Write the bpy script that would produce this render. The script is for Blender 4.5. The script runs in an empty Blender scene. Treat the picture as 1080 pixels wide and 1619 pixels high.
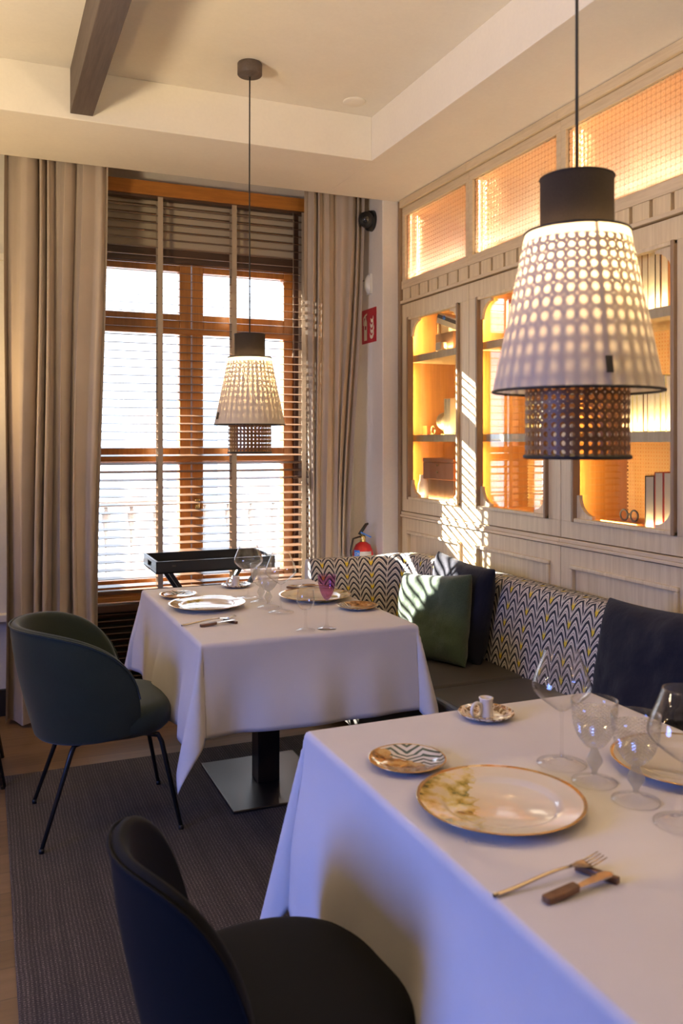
import bpy, bmesh, math, random
from mathutils import Vector, Matrix, noise
PI = math.pi
random.seed(7)
C = bpy.context.scene.collection
S = bpy.context.scene

# ---------------------------------------------------------------- camera, world, sun, big lights
cam = bpy.data.cameras.new('camera'); cam_o = bpy.data.objects.new('camera', cam); C.objects.link(cam_o)
cam.sensor_fit = 'VERTICAL'; cam.sensor_height = 36.0; cam.lens = 36.0*1351/1619
cam.shift_y = -112.5/1619
cam.clip_start = 0.05
cam_o.location = (0, 0, 1.45)
cam_o.rotation_euler = (PI/2, 0, -math.radians(22.7))
cam.dof.use_dof = True; cam.dof.focus_distance = 3.7; cam.dof.aperture_fstop = 4.5
S.camera = cam_o
S.view_settings.view_transform = 'Standard'; S.view_settings.look = 'None'
S.view_settings.gamma = 1; S.view_settings.use_curve_mapping = False
S.view_settings.exposure = 0.45
S.cycles.use_denoising = True; S.cycles.use_adaptive_sampling = False
S.cycles.max_bounces = 10; S.cycles.diffuse_bounces = 4; S.cycles.glossy_bounces = 4
S.cycles.transmission_bounces = 6; S.cycles.transparent_max_bounces = 14
S.cycles.caustics_reflective = False; S.cycles.caustics_refractive = False
S.cycles.sample_clamp_indirect = 4.0

W = bpy.data.worlds.new('world'); S.world = W; W.use_nodes = True
bg = W.node_tree.nodes['Background']
bg.inputs[0].default_value = (0.72, 0.84, 1.0, 1); bg.inputs[1].default_value = 5.2

def light(name, kind, loc, energy, color, size=0.1, size_y=None, target=None, rot=None, spread=None):
    l = bpy.data.lights.new(name, kind); o = bpy.data.objects.new(name, l); C.objects.link(o)
    l.energy = energy; l.color = color; o.location = loc
    if kind == 'AREA':
        l.size = size
        if size_y: l.shape = 'RECTANGLE'; l.size_y = size_y
        if spread: l.spread = spread
    elif kind in ('POINT', 'SPOT'): l.shadow_soft_size = size
    if target is not None:
        o.rotation_euler = (Vector(target)-Vector(loc)).to_track_quat('-Z', 'Y').to_euler()
    if rot: o.rotation_euler = rot
    return o

sun = light('sun', 'SUN', (-6, 12, 6), 60.0, (1.0, 0.93, 0.82))
sun.rotation_euler = Vector((0.73, -1.0, -0.52)).to_track_quat('-Z', 'Y').to_euler()
sun.data.angle = math.radians(0.55)
for loc, sx, sy, tgt in (((1.17, 5.30, 1.75), 1.5, 2.5, (1.17, 0, 1.75)),):
    p = light('sky_portal', 'AREA', loc, 1, (1, 1, 1), sx, sy, tgt); p.data.cycles.is_portal = True
# unseen left window's daylight, an area light before the solid wall
light('left_window_daylight', 'AREA', (-3.05, 1.3, 1.5), 56, (0.17, 0.31, 1.0), 1.1, 1.5, (0, 1.3, 0.1), spread=2.1)
# unseen uplights added to brighten the ceiling, then the left wall sconce
light('added_uplight', 'AREA', (-1.2, 2.1, 1.8), 50, (1.0, 0.78, 0.50), 0.4, 0.4, (-0.4, 2.5, 3.0))
light('added_uplight', 'AREA', (1.7, -0.4, 1.9), 32, (1.0, 0.78, 0.50), 0.4, 0.4, (1.75, 0.2, 3.0))
light('wall_sconce_light', 'POINT', (-0.28, 4.45, 1.75), 9, (1.0, 0.66, 0.28), 0.05)

# ---------------------------------------------------------------- node helpers
class NT:
    def __init__(s, name):
        s.m = bpy.data.materials.new(name); s.m.use_nodes = True
        s.t = s.m.node_tree; s.n = s.t.nodes
        s.b = s.n['Principled BSDF']; s.out = s.n['Material Output']
    def new(s, t, **k):
        n = s.n.new(t)
        for a, v in k.items(): setattr(n, a, v)
        return n
    def link(s, a, b): s.t.links.new(a, b)
    def val(s, sock, v):
        if isinstance(v, (int, float)): sock.default_value = v
        elif isinstance(v, (tuple, list)): sock.default_value = tuple(v)+((1,) if len(v) == 3 and sock.type == 'RGBA' else ())
        else: s.link(v, sock)
    def math(s, op, a, b=None, c=None):
        n = s.new('ShaderNodeMath', operation=op)
        s.val(n.inputs[0], a)
        if b is not None: s.val(n.inputs[1], b)
        if c is not None: s.val(n.inputs[2], c)
        return n.outputs[0]
    def mix(s, f, a, b):
        n = s.new('ShaderNodeMix', data_type='RGBA')
        s.val(n.inputs[0], f); s.val(n.inputs[6], a); s.val(n.inputs[7], b)
        return n.outputs[2]
    def coord(s, kind='Object', scale=(1, 1, 1), loc=(0, 0, 0), rot=(0, 0, 0)):
        t = s.new('ShaderNodeTexCoord'); m = s.new('ShaderNodeMapping')
        s.link(t.outputs[kind], m.inputs[0]); m.inputs['Scale'].default_value = scale
        m.inputs['Location'].default_value = loc; m.inputs['Rotation'].default_value = rot
        return m.outputs[0]
    def noise(s, vec, scale=5, detail=3, rough=0.5):
        n = s.new('ShaderNodeTexNoise'); s.link(vec, n.inputs['Vector'])
        n.inputs['Scale'].default_value = scale; n.inputs['Detail'].default_value = detail; n.inputs['Roughness'].default_value = rough
        return n.outputs['Fac']
    def ramp(s, f, stops):
        n = s.new('ShaderNodeValToRGB'); s.link(f, n.inputs[0]); e = n.color_ramp.elements
        while len(e) < len(stops): e.new(0.5)
        for i, (p, c) in enumerate(stops):
            e[i].position = p; e[i].color = tuple(c)+(1,) if len(c) == 3 else c
        return n.outputs[0]
    def bump(s, h, strength=0.2, dist=0.01):
        n = s.new('ShaderNodeBump'); s.link(h, n.inputs['Height'])
        n.inputs['Strength'].default_value = strength; n.inputs['Distance'].default_value = dist
        s.link(n.outputs[0], s.b.inputs['Normal']); return n.outputs[0]
    def sep(s, vec):
        n = s.new('ShaderNodeSeparateXYZ'); s.link(vec, n.inputs[0]); return n.outputs

def plain(name, col, rough=0.5, metal=0.0, spec=0.5, coat=0.0, emit=None, es=0):
    t = NT(name); b = t.b
    b.inputs['Base Color'].default_value = tuple(col)+(1,)
    b.inputs['Roughness'].default_value = rough; b.inputs['Metallic'].default_value = metal
    b.inputs['Specular IOR Level'].default_value = spec; b.inputs['Coat Weight'].default_value = coat
    if emit: b.inputs['Emission Color'].default_value = tuple(emit)+(1,); b.inputs['Emission Strength'].default_value = es
    return t.m

def wood(name, c1, c2, rough=0.5, sc=(30, 30, 2.0), bumpv=0.1):
    t = NT(name)
    v = t.coord('Object', sc)
    n1 = t.noise(v, 1.0, 6, 0.65)
    n2 = t.noise(t.coord('Object', (sc[0]*5, sc[1]*5, sc[2]*3)), 1.0, 3, 0.6)
    f = t.math('ADD', t.math('MULTIPLY', n1, 0.7), t.math('MULTIPLY', n2, 0.3))
    t.link(t.ramp(f, [(0.32, c1), (0.68, c2)]), t.b.inputs['Base Color'])
    t.b.inputs['Roughness'].default_value = rough
    t.bump(f, bumpv, 0.002)
    return t.m

def fabric(name, col, rough=0.9, scale=900, var=0.12, sheen=0.0, bumpv=0.15, trans=0.0, big=0.0):
    t = NT(name)
    n = t.noise(t.coord('Object'), scale, 2, 0.6)
    n2 = t.noise(t.coord('Object'), 7, 4, 0.55)
    f = t.math('ADD', t.math('MULTIPLY', n, 0.5), t.math('MULTIPLY', n2, 0.5))
    lo = tuple(c*(1-var) for c in col); hi = tuple(min(1, c*(1+var)) for c in col)
    colo = t.ramp(f, [(0.35, lo), (0.65, hi)])
    t.link(colo, t.b.inputs['Base Color'])
    t.b.inputs['Roughness'].default_value = rough; t.b.inputs['Sheen Weight'].default_value = sheen
    t.b.inputs['Specular IOR Level'].default_value = 0.2
    h = n
    if big: h = t.math('ADD', t.math('MULTIPLY', n2, big), t.math('MULTIPLY', n, 0.15))
    bn = t.bump(h, bumpv, 0.01 if big else 0.001)
    if trans:
        tr = t.new('ShaderNodeBsdfTranslucent'); t.link(colo, tr.inputs[0]); t.link(bn, tr.inputs[1])
        mx = t.new('ShaderNodeMixShader'); mx.inputs[0].default_value = trans
        t.link(t.b.outputs[0], mx.inputs[1]); t.link(tr.outputs[0], mx.inputs[2]); t.link(mx.outputs[0], t.out.inputs[0])
    return t.m

def glass(name, tint=(1, 1, 1), edge=(0.75, 0.78, 0.8), gloss=1.0, ior=1.5, rough=0.0, bumpf=None, pw=5.0):
    t = NT(name); t.n.remove(t.b)
    tp = t.new('ShaderNodeBsdfTransparent'); gl = t.new('ShaderNodeBsdfGlossy'); gl.inputs['Roughness'].default_value = rough
    lw = t.new('ShaderNodeLayerWeight'); lw.inputs[0].default_value = 0.35
    f2 = t.math('POWER', lw.outputs['Facing'], 3.0)
    t.link(t.mix(f2, tint, edge), tp.inputs[0])
    lf = t.new('ShaderNodeLayerWeight'); lf.inputs[0].default_value = 0.5
    f0 = ((ior-1)/(ior+1))**2
    sch = t.math('MULTIPLY_ADD', t.math('POWER', lf.outputs['Facing'], pw), 1-f0, f0)
    mx = t.new('ShaderNodeMixShader'); t.link(t.math('MULTIPLY', sch, gloss), mx.inputs[0])
    t.link(tp.outputs[0], mx.inputs[1]); t.link(gl.outputs[0], mx.inputs[2]); t.link(mx.outputs[0], t.out.inputs[0])
    if bumpf:
        h = bumpf(t); b = t.new('ShaderNodeBump'); b.inputs['Strength'].default_value = 1.0; b.inputs['Distance'].default_value = 0.004
        t.link(h, b.inputs['Height']); t.link(b.outputs[0], gl.inputs['Normal']); t.link(b.outputs[0], lf.inputs['Normal'])
        t.link(b.outputs[0], lw.inputs['Normal'])
    return t.m

# ---------------------------------------------------------------- materials
M = {}
M['wall'] = fabric('painted_plaster', (0.72, 0.68, 0.63), 0.85, 60, 0.03, bumpv=0.03)
M['ceiling'] = fabric('ceiling_paint', (0.88, 0.83, 0.74), 0.9, 60, 0.02, bumpv=0.02)
M['oak'] = wood('light_limed_oak', (0.64, 0.50, 0.29), (0.84, 0.70, 0.46), 0.5, (40, 40, 2.2))
M['oak_h'] = wood('light_oak_rail', (0.62, 0.48, 0.29), (0.80, 0.66, 0.44), 0.5, (40, 2.2, 40))
M['oak_dark_and_shade'] = wood('brown_wood_and_shade', (0.24, 0.15, 0.08), (0.36, 0.24, 0.14), 0.45, (40, 40, 2.2))  # shade put into the side mouldings' colour; also the darker corner trim
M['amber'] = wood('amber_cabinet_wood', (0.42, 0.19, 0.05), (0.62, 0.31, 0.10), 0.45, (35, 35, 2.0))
M['win_wood'] = wood('varnished_window_wood', (0.30, 0.11, 0.022), (0.52, 0.21, 0.04), 0.35, (30, 30, 2.0))
M['win_wood_h'] = wood('varnished_window_rail_wood', (0.30, 0.11, 0.022), (0.52, 0.21, 0.04), 0.35, (2.0, 30, 30))
M['slat'] = wood('brown_slat_wood', (0.11, 0.055, 0.03), (0.18, 0.10, 0.055), 0.38, (3, 60, 60))
M['louvre'] = wood('dark_louvre_wood', (0.055, 0.025, 0.014), (0.10, 0.05, 0.03), 0.4, (3, 60, 60))
M['beam'] = wood('dark_beam_wood', (0.07, 0.05, 0.04), (0.13, 0.095, 0.08), 0.6, (40, 2.2, 40))
M['shutter'] = plain('beige_shutter', (0.50, 0.42, 0.32), 0.6)
M['tape'] = fabric('beige_ladder_tape', (0.40, 0.33, 0.25), 0.9, 800, 0.1)
M['curtain'] = fabric('beige_linen_curtain', (0.46, 0.385, 0.32), 0.9, 700, 0.06, trans=0.03)
M['cloth'] = fabric('white_linen_tablecloth', (0.66, 0.64, 0.67), 0.85, 700, 0.03, bumpv=0.10, big=0.9)
M['green'] = fabric('dark_green_velvet', (0.020, 0.031, 0.022), 0.75, 300, 0.15, sheen=0.25)
M['navychair'] = fabric('charcoal_blue_velvet', (0.005, 0.005, 0.006), 0.9, 300, 0.15, sheen=0.03)
M['greencush'] = fabric('green_cushion_plush', (0.055, 0.085, 0.055), 0.9, 260, 0.25, sheen=0.3, bumpv=0.8, big=1.6)
M['navycush'] = fabric('navy_cushion_cotton', (0.010, 0.011, 0.021), 0.85, 500, 0.12, sheen=0.1, bumpv=0.8, big=1.6)
M['leather'] = plain('dark_seat_leather', (0.055, 0.050, 0.045), 0.55)
M['black'] = plain('black_metal', (0.012, 0.012, 0.013), 0.4)
M['blacksatin'] = plain('black_lacquer', (0.014, 0.014, 0.016), 0.35)
M['blackgloss'] = plain('black_gloss', (0.01, 0.01, 0.012), 0.12, coat=0.5)
M['plastic'] = plain('white_plastic', (0.72, 0.70, 0.66), 0.4)
M['steel'] = plain('brushed_steel_base', (0.10, 0.082, 0.07), 0.36, 0.9)
M['column'] = plain('dark_bronze_column', (0.05, 0.04, 0.035), 0.35, 0.8)
M['silver'] = plain('champagne_cutlery', (0.62, 0.52, 0.40), 0.22, 1.0)
M['gold'] = plain('gold_rim', (0.80, 0.55, 0.20), 0.25, 1.0)
M['walnut'] = wood('walnut_handle', (0.10, 0.045, 0.02), (0.19, 0.09, 0.045), 0.45, (60, 60, 60))
M['porcelain'] = plain('white_porcelain', (0.78, 0.74, 0.68), 0.15, coat=0.5)
M['hole'] = plain('dark_opening', (0.01, 0.01, 0.01), 0.8)
M['red'] = plain('red_enamel', (0.50, 0.012, 0.015), 0.25, coat=0.5)
M['signred'] = plain('sign_red', (0.42, 0.008, 0.02), 0.5)
M['signwhite'] = plain('sign_cream', (0.80, 0.74, 0.58), 0.5)
M['blue'] = plain('blue_plastic', (0.02, 0.16, 0.62), 0.35)
M['brass'] = plain('brass', (0.75, 0.55, 0.22), 0.25, 1.0)
M['bulb'] = plain('lit_bulb', (1, 0.9, 0.7), 0.3, emit=(1.0, 0.72, 0.38), es=30)
M['lampgrey'] = fabric('dark_grey_lamp_fabric', (0.050, 0.040, 0.034), 0.9, 500, 0.2, trans=0.25)
M['shade'] = fabric('cream_lamp_fabric', (0.70, 0.65, 0.61), 0.9, 800, 0.04, bumpv=0.08, trans=0.5)
M['cable'] = plain('black_cable', (0.015, 0.012, 0.01), 0.6)
M['pane'] = glass('window_glass', (1, 1, 1), (0.9, 0.95, 0.95), 0.6, 1.45)
M['doorglass'] = glass('cabinet_glass', (0.97, 0.98, 0.97), (0.9, 0.92, 0.9), 1.0, 1.85)
M['wine'] = glass('clear_stemware', (0.99, 0.99, 0.99), (0.86, 0.86, 0.85), 1.0, 1.5, pw=4.0)
M['purple'] = glass('purple_stemware', (0.86, 0.68, 0.84), (0.50, 0.22, 0.45), 1.0, 1.5)
def diamonds(t):
    uv = t.new('ShaderNodeTexCoord').outputs['UV']; x, y, _ = t.sep(uv)
    a = t.math('PINGPONG', t.math('ADD', t.math('MULTIPLY', x, 26), t.math('MULTIPLY', y, 150)), 0.5)
    b = t.math('PINGPONG', t.math('SUBTRACT', t.math('MULTIPLY', x, 26), t.math('MULTIPLY', y, 150)), 0.5)
    return t.math('MULTIPLY', t.math('MINIMUM', a, b), 1.0)
def cutglass():
    t = NT('cut_crystal'); t.n.remove(t.b)
    h = diamonds(t); bp = t.new('ShaderNodeBump'); bp.inputs['Strength'].default_value = 1.0; bp.inputs['Distance'].default_value = 0.004
    t.link(h, bp.inputs['Height'])
    tp = t.new('ShaderNodeBsdfTransparent'); tp.inputs[0].default_value = (0.93, 0.93, 0.93, 1)
    gl = t.new('ShaderNodeBsdfGlossy'); gl.inputs['Roughness'].default_value = 0.12; t.link(bp.outputs[0], gl.inputs['Normal'])
    tr = t.new('ShaderNodeBsdfTranslucent'); tr.inputs[0].default_value = (0.85, 0.85, 0.85, 1); t.link(bp.outputs[0], tr.inputs['Normal'])
    m1 = t.new('ShaderNodeMixShader'); t.link(t.math('MULTIPLY_ADD', t.math('MULTIPLY', h, 2), 0.62, 0.20), m1.inputs[0])
    m2 = t.new('ShaderNodeMixShader'); m2.inputs[0].default_value = 0.5
    t.link(gl.outputs[0], m2.inputs[1]); t.link(tr.outputs[0], m2.inputs[2])
    t.link(tp.outputs[0], m1.inputs[1]); t.link(m2.outputs[0], m1.inputs[2]); t.link(m1.outputs[0], t.out.inputs[0])
    return t.m
M['cut'] = cutglass()

def reeded():
    t = NT('cross_reeded_glass'); t.n.remove(t.b)
    v = t.coord('Object'); x, y, z = t.sep(v)
    a = t.math('PINGPONG', t.math('MULTIPLY', y, 40), 0.5); b = t.math('PINGPONG', t.math('MULTIPLY', z, 40), 0.5)
    r = t.math('MULTIPLY', t.math('POWER', t.math('MULTIPLY', a, 2), 0.6), t.math('POWER', t.math('MULTIPLY', b, 2), 0.6))
    bp = t.new('ShaderNodeBump'); bp.inputs['Strength'].default_value = 0.9; bp.inputs['Distance'].default_value = 0.004
    t.link(t.math('ADD', a, b), bp.inputs['Height'])
    rf = t.new('ShaderNodeBsdfRefraction'); rf.inputs['IOR'].default_value = 1.12; rf.inputs['Roughness'].default_value = 0.22
    t.link(bp.outputs[0], rf.inputs['Normal']); rf.inputs['Color'].default_value = (1, 1, 1, 1)
    tl = t.new('ShaderNodeBsdfTranslucent'); t.link(t.mix(t.math('POWER', r, 0.6), (0.25, 0.22, 0.2), (1.0, 0.98, 0.95)), tl.inputs[0])
    tp = t.new('ShaderNodeBsdfTransparent'); tp.inputs[0].default_value = (0.92, 0.92, 0.9, 1)
    gl = t.new('ShaderNodeBsdfGlossy'); gl.inputs['Roughness'].default_value = 0.12; t.link(bp.outputs[0], gl.inputs['Normal'])
    m0 = t.new('ShaderNodeMixShader'); t.link(t.math('MULTIPLY_ADD', r, -0.35, 0.70), m0.inputs[0])
    t.link(tp.outputs[0], m0.inputs[1]); t.link(tl.outputs[0], m0.inputs[2])
    m1 = t.new('ShaderNodeMixShader'); m1.inputs[0].default_value = 0.3
    t.link(m0.outputs[0], m1.inputs[1]); t.link(rf.outputs[0], m1.inputs[2])
    m2 = t.new('ShaderNodeMixShader'); m2.inputs[0].default_value = 0.14
    t.link(m1.outputs[0], m2.inputs[1]); t.link(gl.outputs[0], m2.inputs[2])
    t.link(m2.outputs[0], t.out.inputs[0])
    return t.m
M['reeded'] = reeded()

def cane(name, col, nx, ny, alpha=True, hole=0.33, backing=(0.05, 0.02, 0.008)):
    t = NT(name)
    uv = t.new('ShaderNodeTexCoord').outputs['UV']; x, y, _ = t.sep(uv)
    fx = t.math('SUBTRACT', t.math('FRACT', t.math('MULTIPLY', x, nx)), 0.5)
    fy = t.math('SUBTRACT', t.math('FRACT', t.math('MULTIPLY', y, ny)), 0.5)
    ax = t.math('ABSOLUTE', fx); ay = t.math('ABSOLUTE', fy)
    oc = t.math('MAXIMUM', t.math('MAXIMUM', ax, ay), t.math('MULTIPLY', t.math('ADD', ax, ay), 0.72))
    h1 = t.math('LESS_THAN', oc, hole)
    # small slots between the strands
    sx = t.math('ABSOLUTE', t.math('SUBTRACT', ax, 0.5)); sy = t.math('ABSOLUTE', t.math('SUBTRACT', ay, 0.5))
    h2 = t.math('LESS_THAN', t.math('ADD', sx, sy), 0.10)
    solid = t.math('SUBTRACT', 1, t.math('MAXIMUM', h1, h2))
    lo = tuple(c*0.55 for c in col)
    strand = t.mix(t.math('MULTIPLY', t.math('FRACT', t.math('MULTIPLY', t.math('ADD', x, y), nx*3.0)), 0.8), col, lo)
    t.b.inputs['Roughness'].default_value = 0.5
    if alpha:
        t.link(strand, t.b.inputs['Base Color'])
        tp = t.new('ShaderNodeBsdfTransparent'); mx = t.new('ShaderNodeMixShader')
        t.link(solid, mx.inputs[0]); t.link(tp.outputs[0], mx.inputs[1]); t.link(t.b.outputs[0], mx.inputs[2])
        t.link(mx.outputs[0], t.out.inputs[0])
    return t.m
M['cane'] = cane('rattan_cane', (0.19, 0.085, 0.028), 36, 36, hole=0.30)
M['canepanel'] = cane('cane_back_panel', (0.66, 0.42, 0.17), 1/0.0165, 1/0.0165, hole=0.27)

def chevron():
    t = NT('chevron_upholstery')
    uv = t.new('ShaderNodeTexCoord').outputs['UV']; x, y, _ = t.sep(uv)
    wob = t.math('MULTIPLY', t.math('SUBTRACT', t.noise(uv, 14, 2), 0.5), 0.01)
    u = t.math('MULTIPLY', t.math('ADD', x, wob), 1/0.072)
    f = t.math('FRACT', u)
    d = t.math('ABSOLUTE', t.math('SUBTRACT', f, 0.5))          # 0 at peak, .5 at valley
    arch = t.math('MULTIPLY', t.math('POWER', t.math('MULTIPLY', d, 2), 1.35), 0.055)
    v = t.math('MULTIPLY', t.math('ADD', y, arch), 1/0.037)
    ph = t.math('FRACT', v)
    dark = t.math('LESS_THAN', t.math('ABSOLUTE', t.math('SUBTRACT', ph, 0.5)), t.math('ADD', 0.19, t.math('MULTIPLY', d, 0.17)))
    thin = t.math('LESS_THAN', t.math('ABSOLUTE', t.math('SUBTRACT', ph, 0.93)), 0.035)
    gap = t.math('GREATER_THAN', d, 0.475)
    dk = t.math('MULTIPLY', t.math('MAXIMUM', dark, thin), t.math('SUBTRACT', 1, gap))
    base = t.mix(dk, (0.66, 0.60, 0.52), (0.02, 0.022, 0.035))
    # yellow accents in every other valley
    odd = t.math('LESS_THAN', t.math('ABSOLUTE', t.math('SUBTRACT', t.math('FRACT', t.math('MULTIPLY', u, 0.5)), 0.5)), 0.06)
    yel = t.math('MULTIPLY', odd, t.math('LESS_THAN', t.math('FRACT', t.math('ADD', t.math('MULTIPLY', v, 0.5), 0.2)), 0.3))
    t.link(t.mix(yel, base, (0.75, 0.55, 0.04)), t.b.inputs['Base Color'])
    t.b.inputs['Roughness'].default_value = 0.85
    t.bump(t.noise(t.coord('Object'), 500, 2), 0.15, 0.001)
    return t.m
M['chevron'] = chevron()

def floor_mat():
    t = NT('oak_floor')
    v = t.coord('Object', (1, 1, 1)); x, y, z = t.sep(v)
    row = t.math('FLOOR', t.math('MULTIPLY', y, 1/0.14))
    xo = t.math('ADD', x, t.math('MULTIPLY', row, 0.37))
    pl = t.math('FLOOR', t.math('MULTIPLY', xo, 1/1.2))
    wn = t.new('ShaderNodeTexWhiteNoise', noise_dimensions='2D'); cb = t.new('ShaderNodeCombineXYZ')
    t.link(row, cb.inputs[0]); t.link(pl, cb.inputs[1]); t.link(cb.outputs[0], wn.inputs[0])
    g = t.noise(t.coord('Object', (2.5, 40, 1)), 1.0, 5, 0.6)
    f = t.math('ADD', t.math('MULTIPLY', wn.outputs[0], 0.35), t.math('MULTIPLY', g, 0.65))
    col = t.ramp(f, [(0.2, (0.12, 0.068, 0.033)), (0.8, (0.23, 0.14, 0.075))])
    fr = t.math('FRACT', t.math('MULTIPLY', y, 1/0.14)); gap = t.math('LESS_THAN', fr, 0.02)
    t.link(t.mix(gap, col, (0.08, 0.05, 0.03)), t.b.inputs['Base Color'])
    t.b.inputs['Roughness'].default_value = 0.38; t.bump(g, 0.06, 0.002)
    return t.m
M['floor'] = floor_mat()

def rug_mat():
    t = NT('woven_rug')
    v = t.coord('Object'); x, y, z = t.sep(v)
    xn = t.math('ADD', x, t.math('MULTIPLY', t.noise(t.coord('Object'), 3, 2), 0.02))
    rib = t.math('PINGPONG', t.math('MULTIPLY', xn, 90), 0.5)
    cross = t.math('PINGPONG', t.math('MULTIPLY', t.math('ADD', y, t.math('MULTIPLY', t.math('FLOOR', t.math('MULTIPLY', xn, 90)), 0.006)), 110), 0.5)
    wv = t.math('MULTIPLY', rib, cross)
    speck = t.noise(t.coord('Object'), 260, 2, 0.7)
    stripe = t.noise(t.coord('Object', (22, 0.6, 1)), 1.0, 3, 0.6)
    patch = t.noise(t.coord('Object'), 3.2, 3, 0.5)
    f = t.math('ADD', t.math('ADD', t.math('MULTIPLY', wv, 1.3), t.math('MULTIPLY', speck, 0.95)), t.math('ADD', t.math('MULTIPLY', stripe, 0.25), t.math('MULTIPLY', patch, 0.12)))
    t.link(t.ramp(f, [(0.52, (0.018, 0.014, 0.012)), (0.84, (0.072, 0.058, 0.050)), (1.0, (0.24, 0.20, 0.17))]), t.b.inputs['Base Color'])
    t.b.inputs['Roughness'].default_value = 0.95; t.bump(t.math('ADD', wv, speck), 0.5, 0.003)
    return t.m
M['rug'] = rug_mat()

def plate_mat(name, seed, small=False):
    t = NT(name)
    v = t.coord('Object'); x, y, z = t.sep(v)
    r = t.math('SQRT', t.math('ADD', t.math('MULTIPLY', x, x), t.math('MULTIPLY', y, y)))
    n = t.noise(t.coord('Object', (1, 1, 1), (seed, seed*2, 0)), 26 if not small else 34, 4, 0.55)
    if small:
        a = t.math('ABSOLUTE', t.math('SUBTRACT', t.math('FRACT', t.math('MULTIPLY', x, 14)), 0.5))
        st = t.math('LESS_THAN', t.math('FRACT', t.math('MULTIPLY', t.math('ADD', y, t.math('MULTIPLY', a, 0.055)), 52)), 0.42)
        green = t.mix(st, (0.70, 0.66, 0.58), (0.05, 0.085, 0.06))
        side = t.math('GREATER_THAN', t.math('ADD', t.math('MULTIPLY', x, -0.7), t.math('ADD', t.math('MULTIPLY', y, -1.0), t.math('MULTIPLY', t.math('SUBTRACT', n, 0.5), 0.11))), -0.012)
        brown = t.ramp(n, [(0.35, (0.10, 0.04, 0.012)), (0.5, (0.40, 0.19, 0.045)), (0.62, (0.60, 0.40, 0.16))])
        base = t.mix(side, green, brown); rim = 0.080
    else:
        blot = t.ramp(n, [(0.38, (0.09, 0.11, 0.03)), (0.46, (0.42, 0.32, 0.08)), (0.54, (0.60, 0.50, 0.24)), (0.60, (0.62, 0.55, 0.42))])
        mask = t.math('GREATER_THAN', t.math('ADD', t.math('MULTIPLY', x, -1.0), t.math('ADD', t.math('MULTIPLY', y, -0.25), t.math('MULTIPLY', t.math('SUBTRACT', n, 0.5), 0.12))), 0.045)
        base = t.mix(mask, (0.66, 0.60, 0.49), blot); rim = 0.1525
    gold = t.math('GREATER_THAN', r, rim)
    t.link(t.mix(gold, base, (0.62, 0.38, 0.12)), t.b.inputs['Base Color'])
    t.b.inputs['Roughness'].default_value = 0.12; t.b.inputs['Coat Weight'].default_value = 0.6; t.b.inputs['Coat Roughness'].default_value = 0.03
    t.link(t.math('MULTIPLY', gold, 0.6), t.b.inputs['Metallic'])
    return t.m
M['plate'] = plate_mat('charger_glaze', 0.3)
M['smallplate'] = plate_mat('side_plate_glaze', 1.7, True)
def saucer_mat():
    t = NT('brown_patterned_glaze'); n = t.noise(t.coord('Object'), 90, 2, 0.5)
    t.link(t.ramp(n, [(0.45, (0.16, 0.09, 0.04)), (0.52, (0.66, 0.58, 0.46))]), t.b.inputs['Base Color'])
    t.b.inputs['Roughness'].default_value = 0.15; t.b.inputs['Coat Weight'].default_value = 0.5; return t.m
M['saucer'] = saucer_mat()
def facade_mat():
    t = NT('pale_facade'); b = t.new('ShaderNodeTexBrick'); t.link(t.coord('Object', (1, 1, 1), rot=(PI/2, 0, 0)), b.inputs[0])
    b.inputs['Color1'].default_value = (0.80, 0.80, 0.78, 1); b.inputs['Color2'].default_value = (0.74, 0.74, 0.73, 1); b.inputs['Mortar'].default_value = (0.5, 0.5, 0.5, 1)
    b.inputs['Scale'].default_value = 2.0; t.link(b.outputs[0], t.b.inputs['Base Color']); t.b.inputs['Roughness'].default_value = 0.9
    return t.m
M['facade'] = facade_mat()
M['greyglass'] = plain('facade_window_glass', (0.25, 0.3, 0.36), 0.2)
M['iron'] = plain('grey_iron', (0.16, 0.17, 0.19), 0.5)
M['stone'] = plain('pale_stone', (0.65, 0.63, 0.6), 0.8)
M['cream'] = plain('cream_paper', (0.72, 0.62, 0.42), 0.7)
M['yellow'] = plain('pale_yellow_board', (0.72, 0.60, 0.22), 0.5)
M['orangebox'] = plain('orange_leather', (0.45, 0.14, 0.03), 0.45)
M['orange'] = plain('orange_paper', (0.9, 0.22, 0.04), 0.6)
M['brown'] = plain('brown_leather', (0.20, 0.09, 0.035), 0.5)
M['redbook'] = plain('red_book_cloth', (0.36, 0.03, 0.02), 0.6)
M['blackbook'] = plain('black_book_cloth', (0.03, 0.025, 0.022), 0.5)
M['glazeblack'] = plain('black_glazed_ceramic', (0.008, 0.009, 0.012), 0.08, coat=1.0)
def globe_mat():
    t = NT('globe_map'); n = t.noise(t.coord('Object'), 16, 4, 0.55)
    t.link(t.ramp(n, [(0.49, (0.72, 0.62, 0.42)), (0.53, (0.48, 0.36, 0.2))]), t.b.inputs['Base Color']); t.b.inputs['Roughness'].default_value = 0.35; return t.m
M['globe'] = globe_mat()

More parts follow.
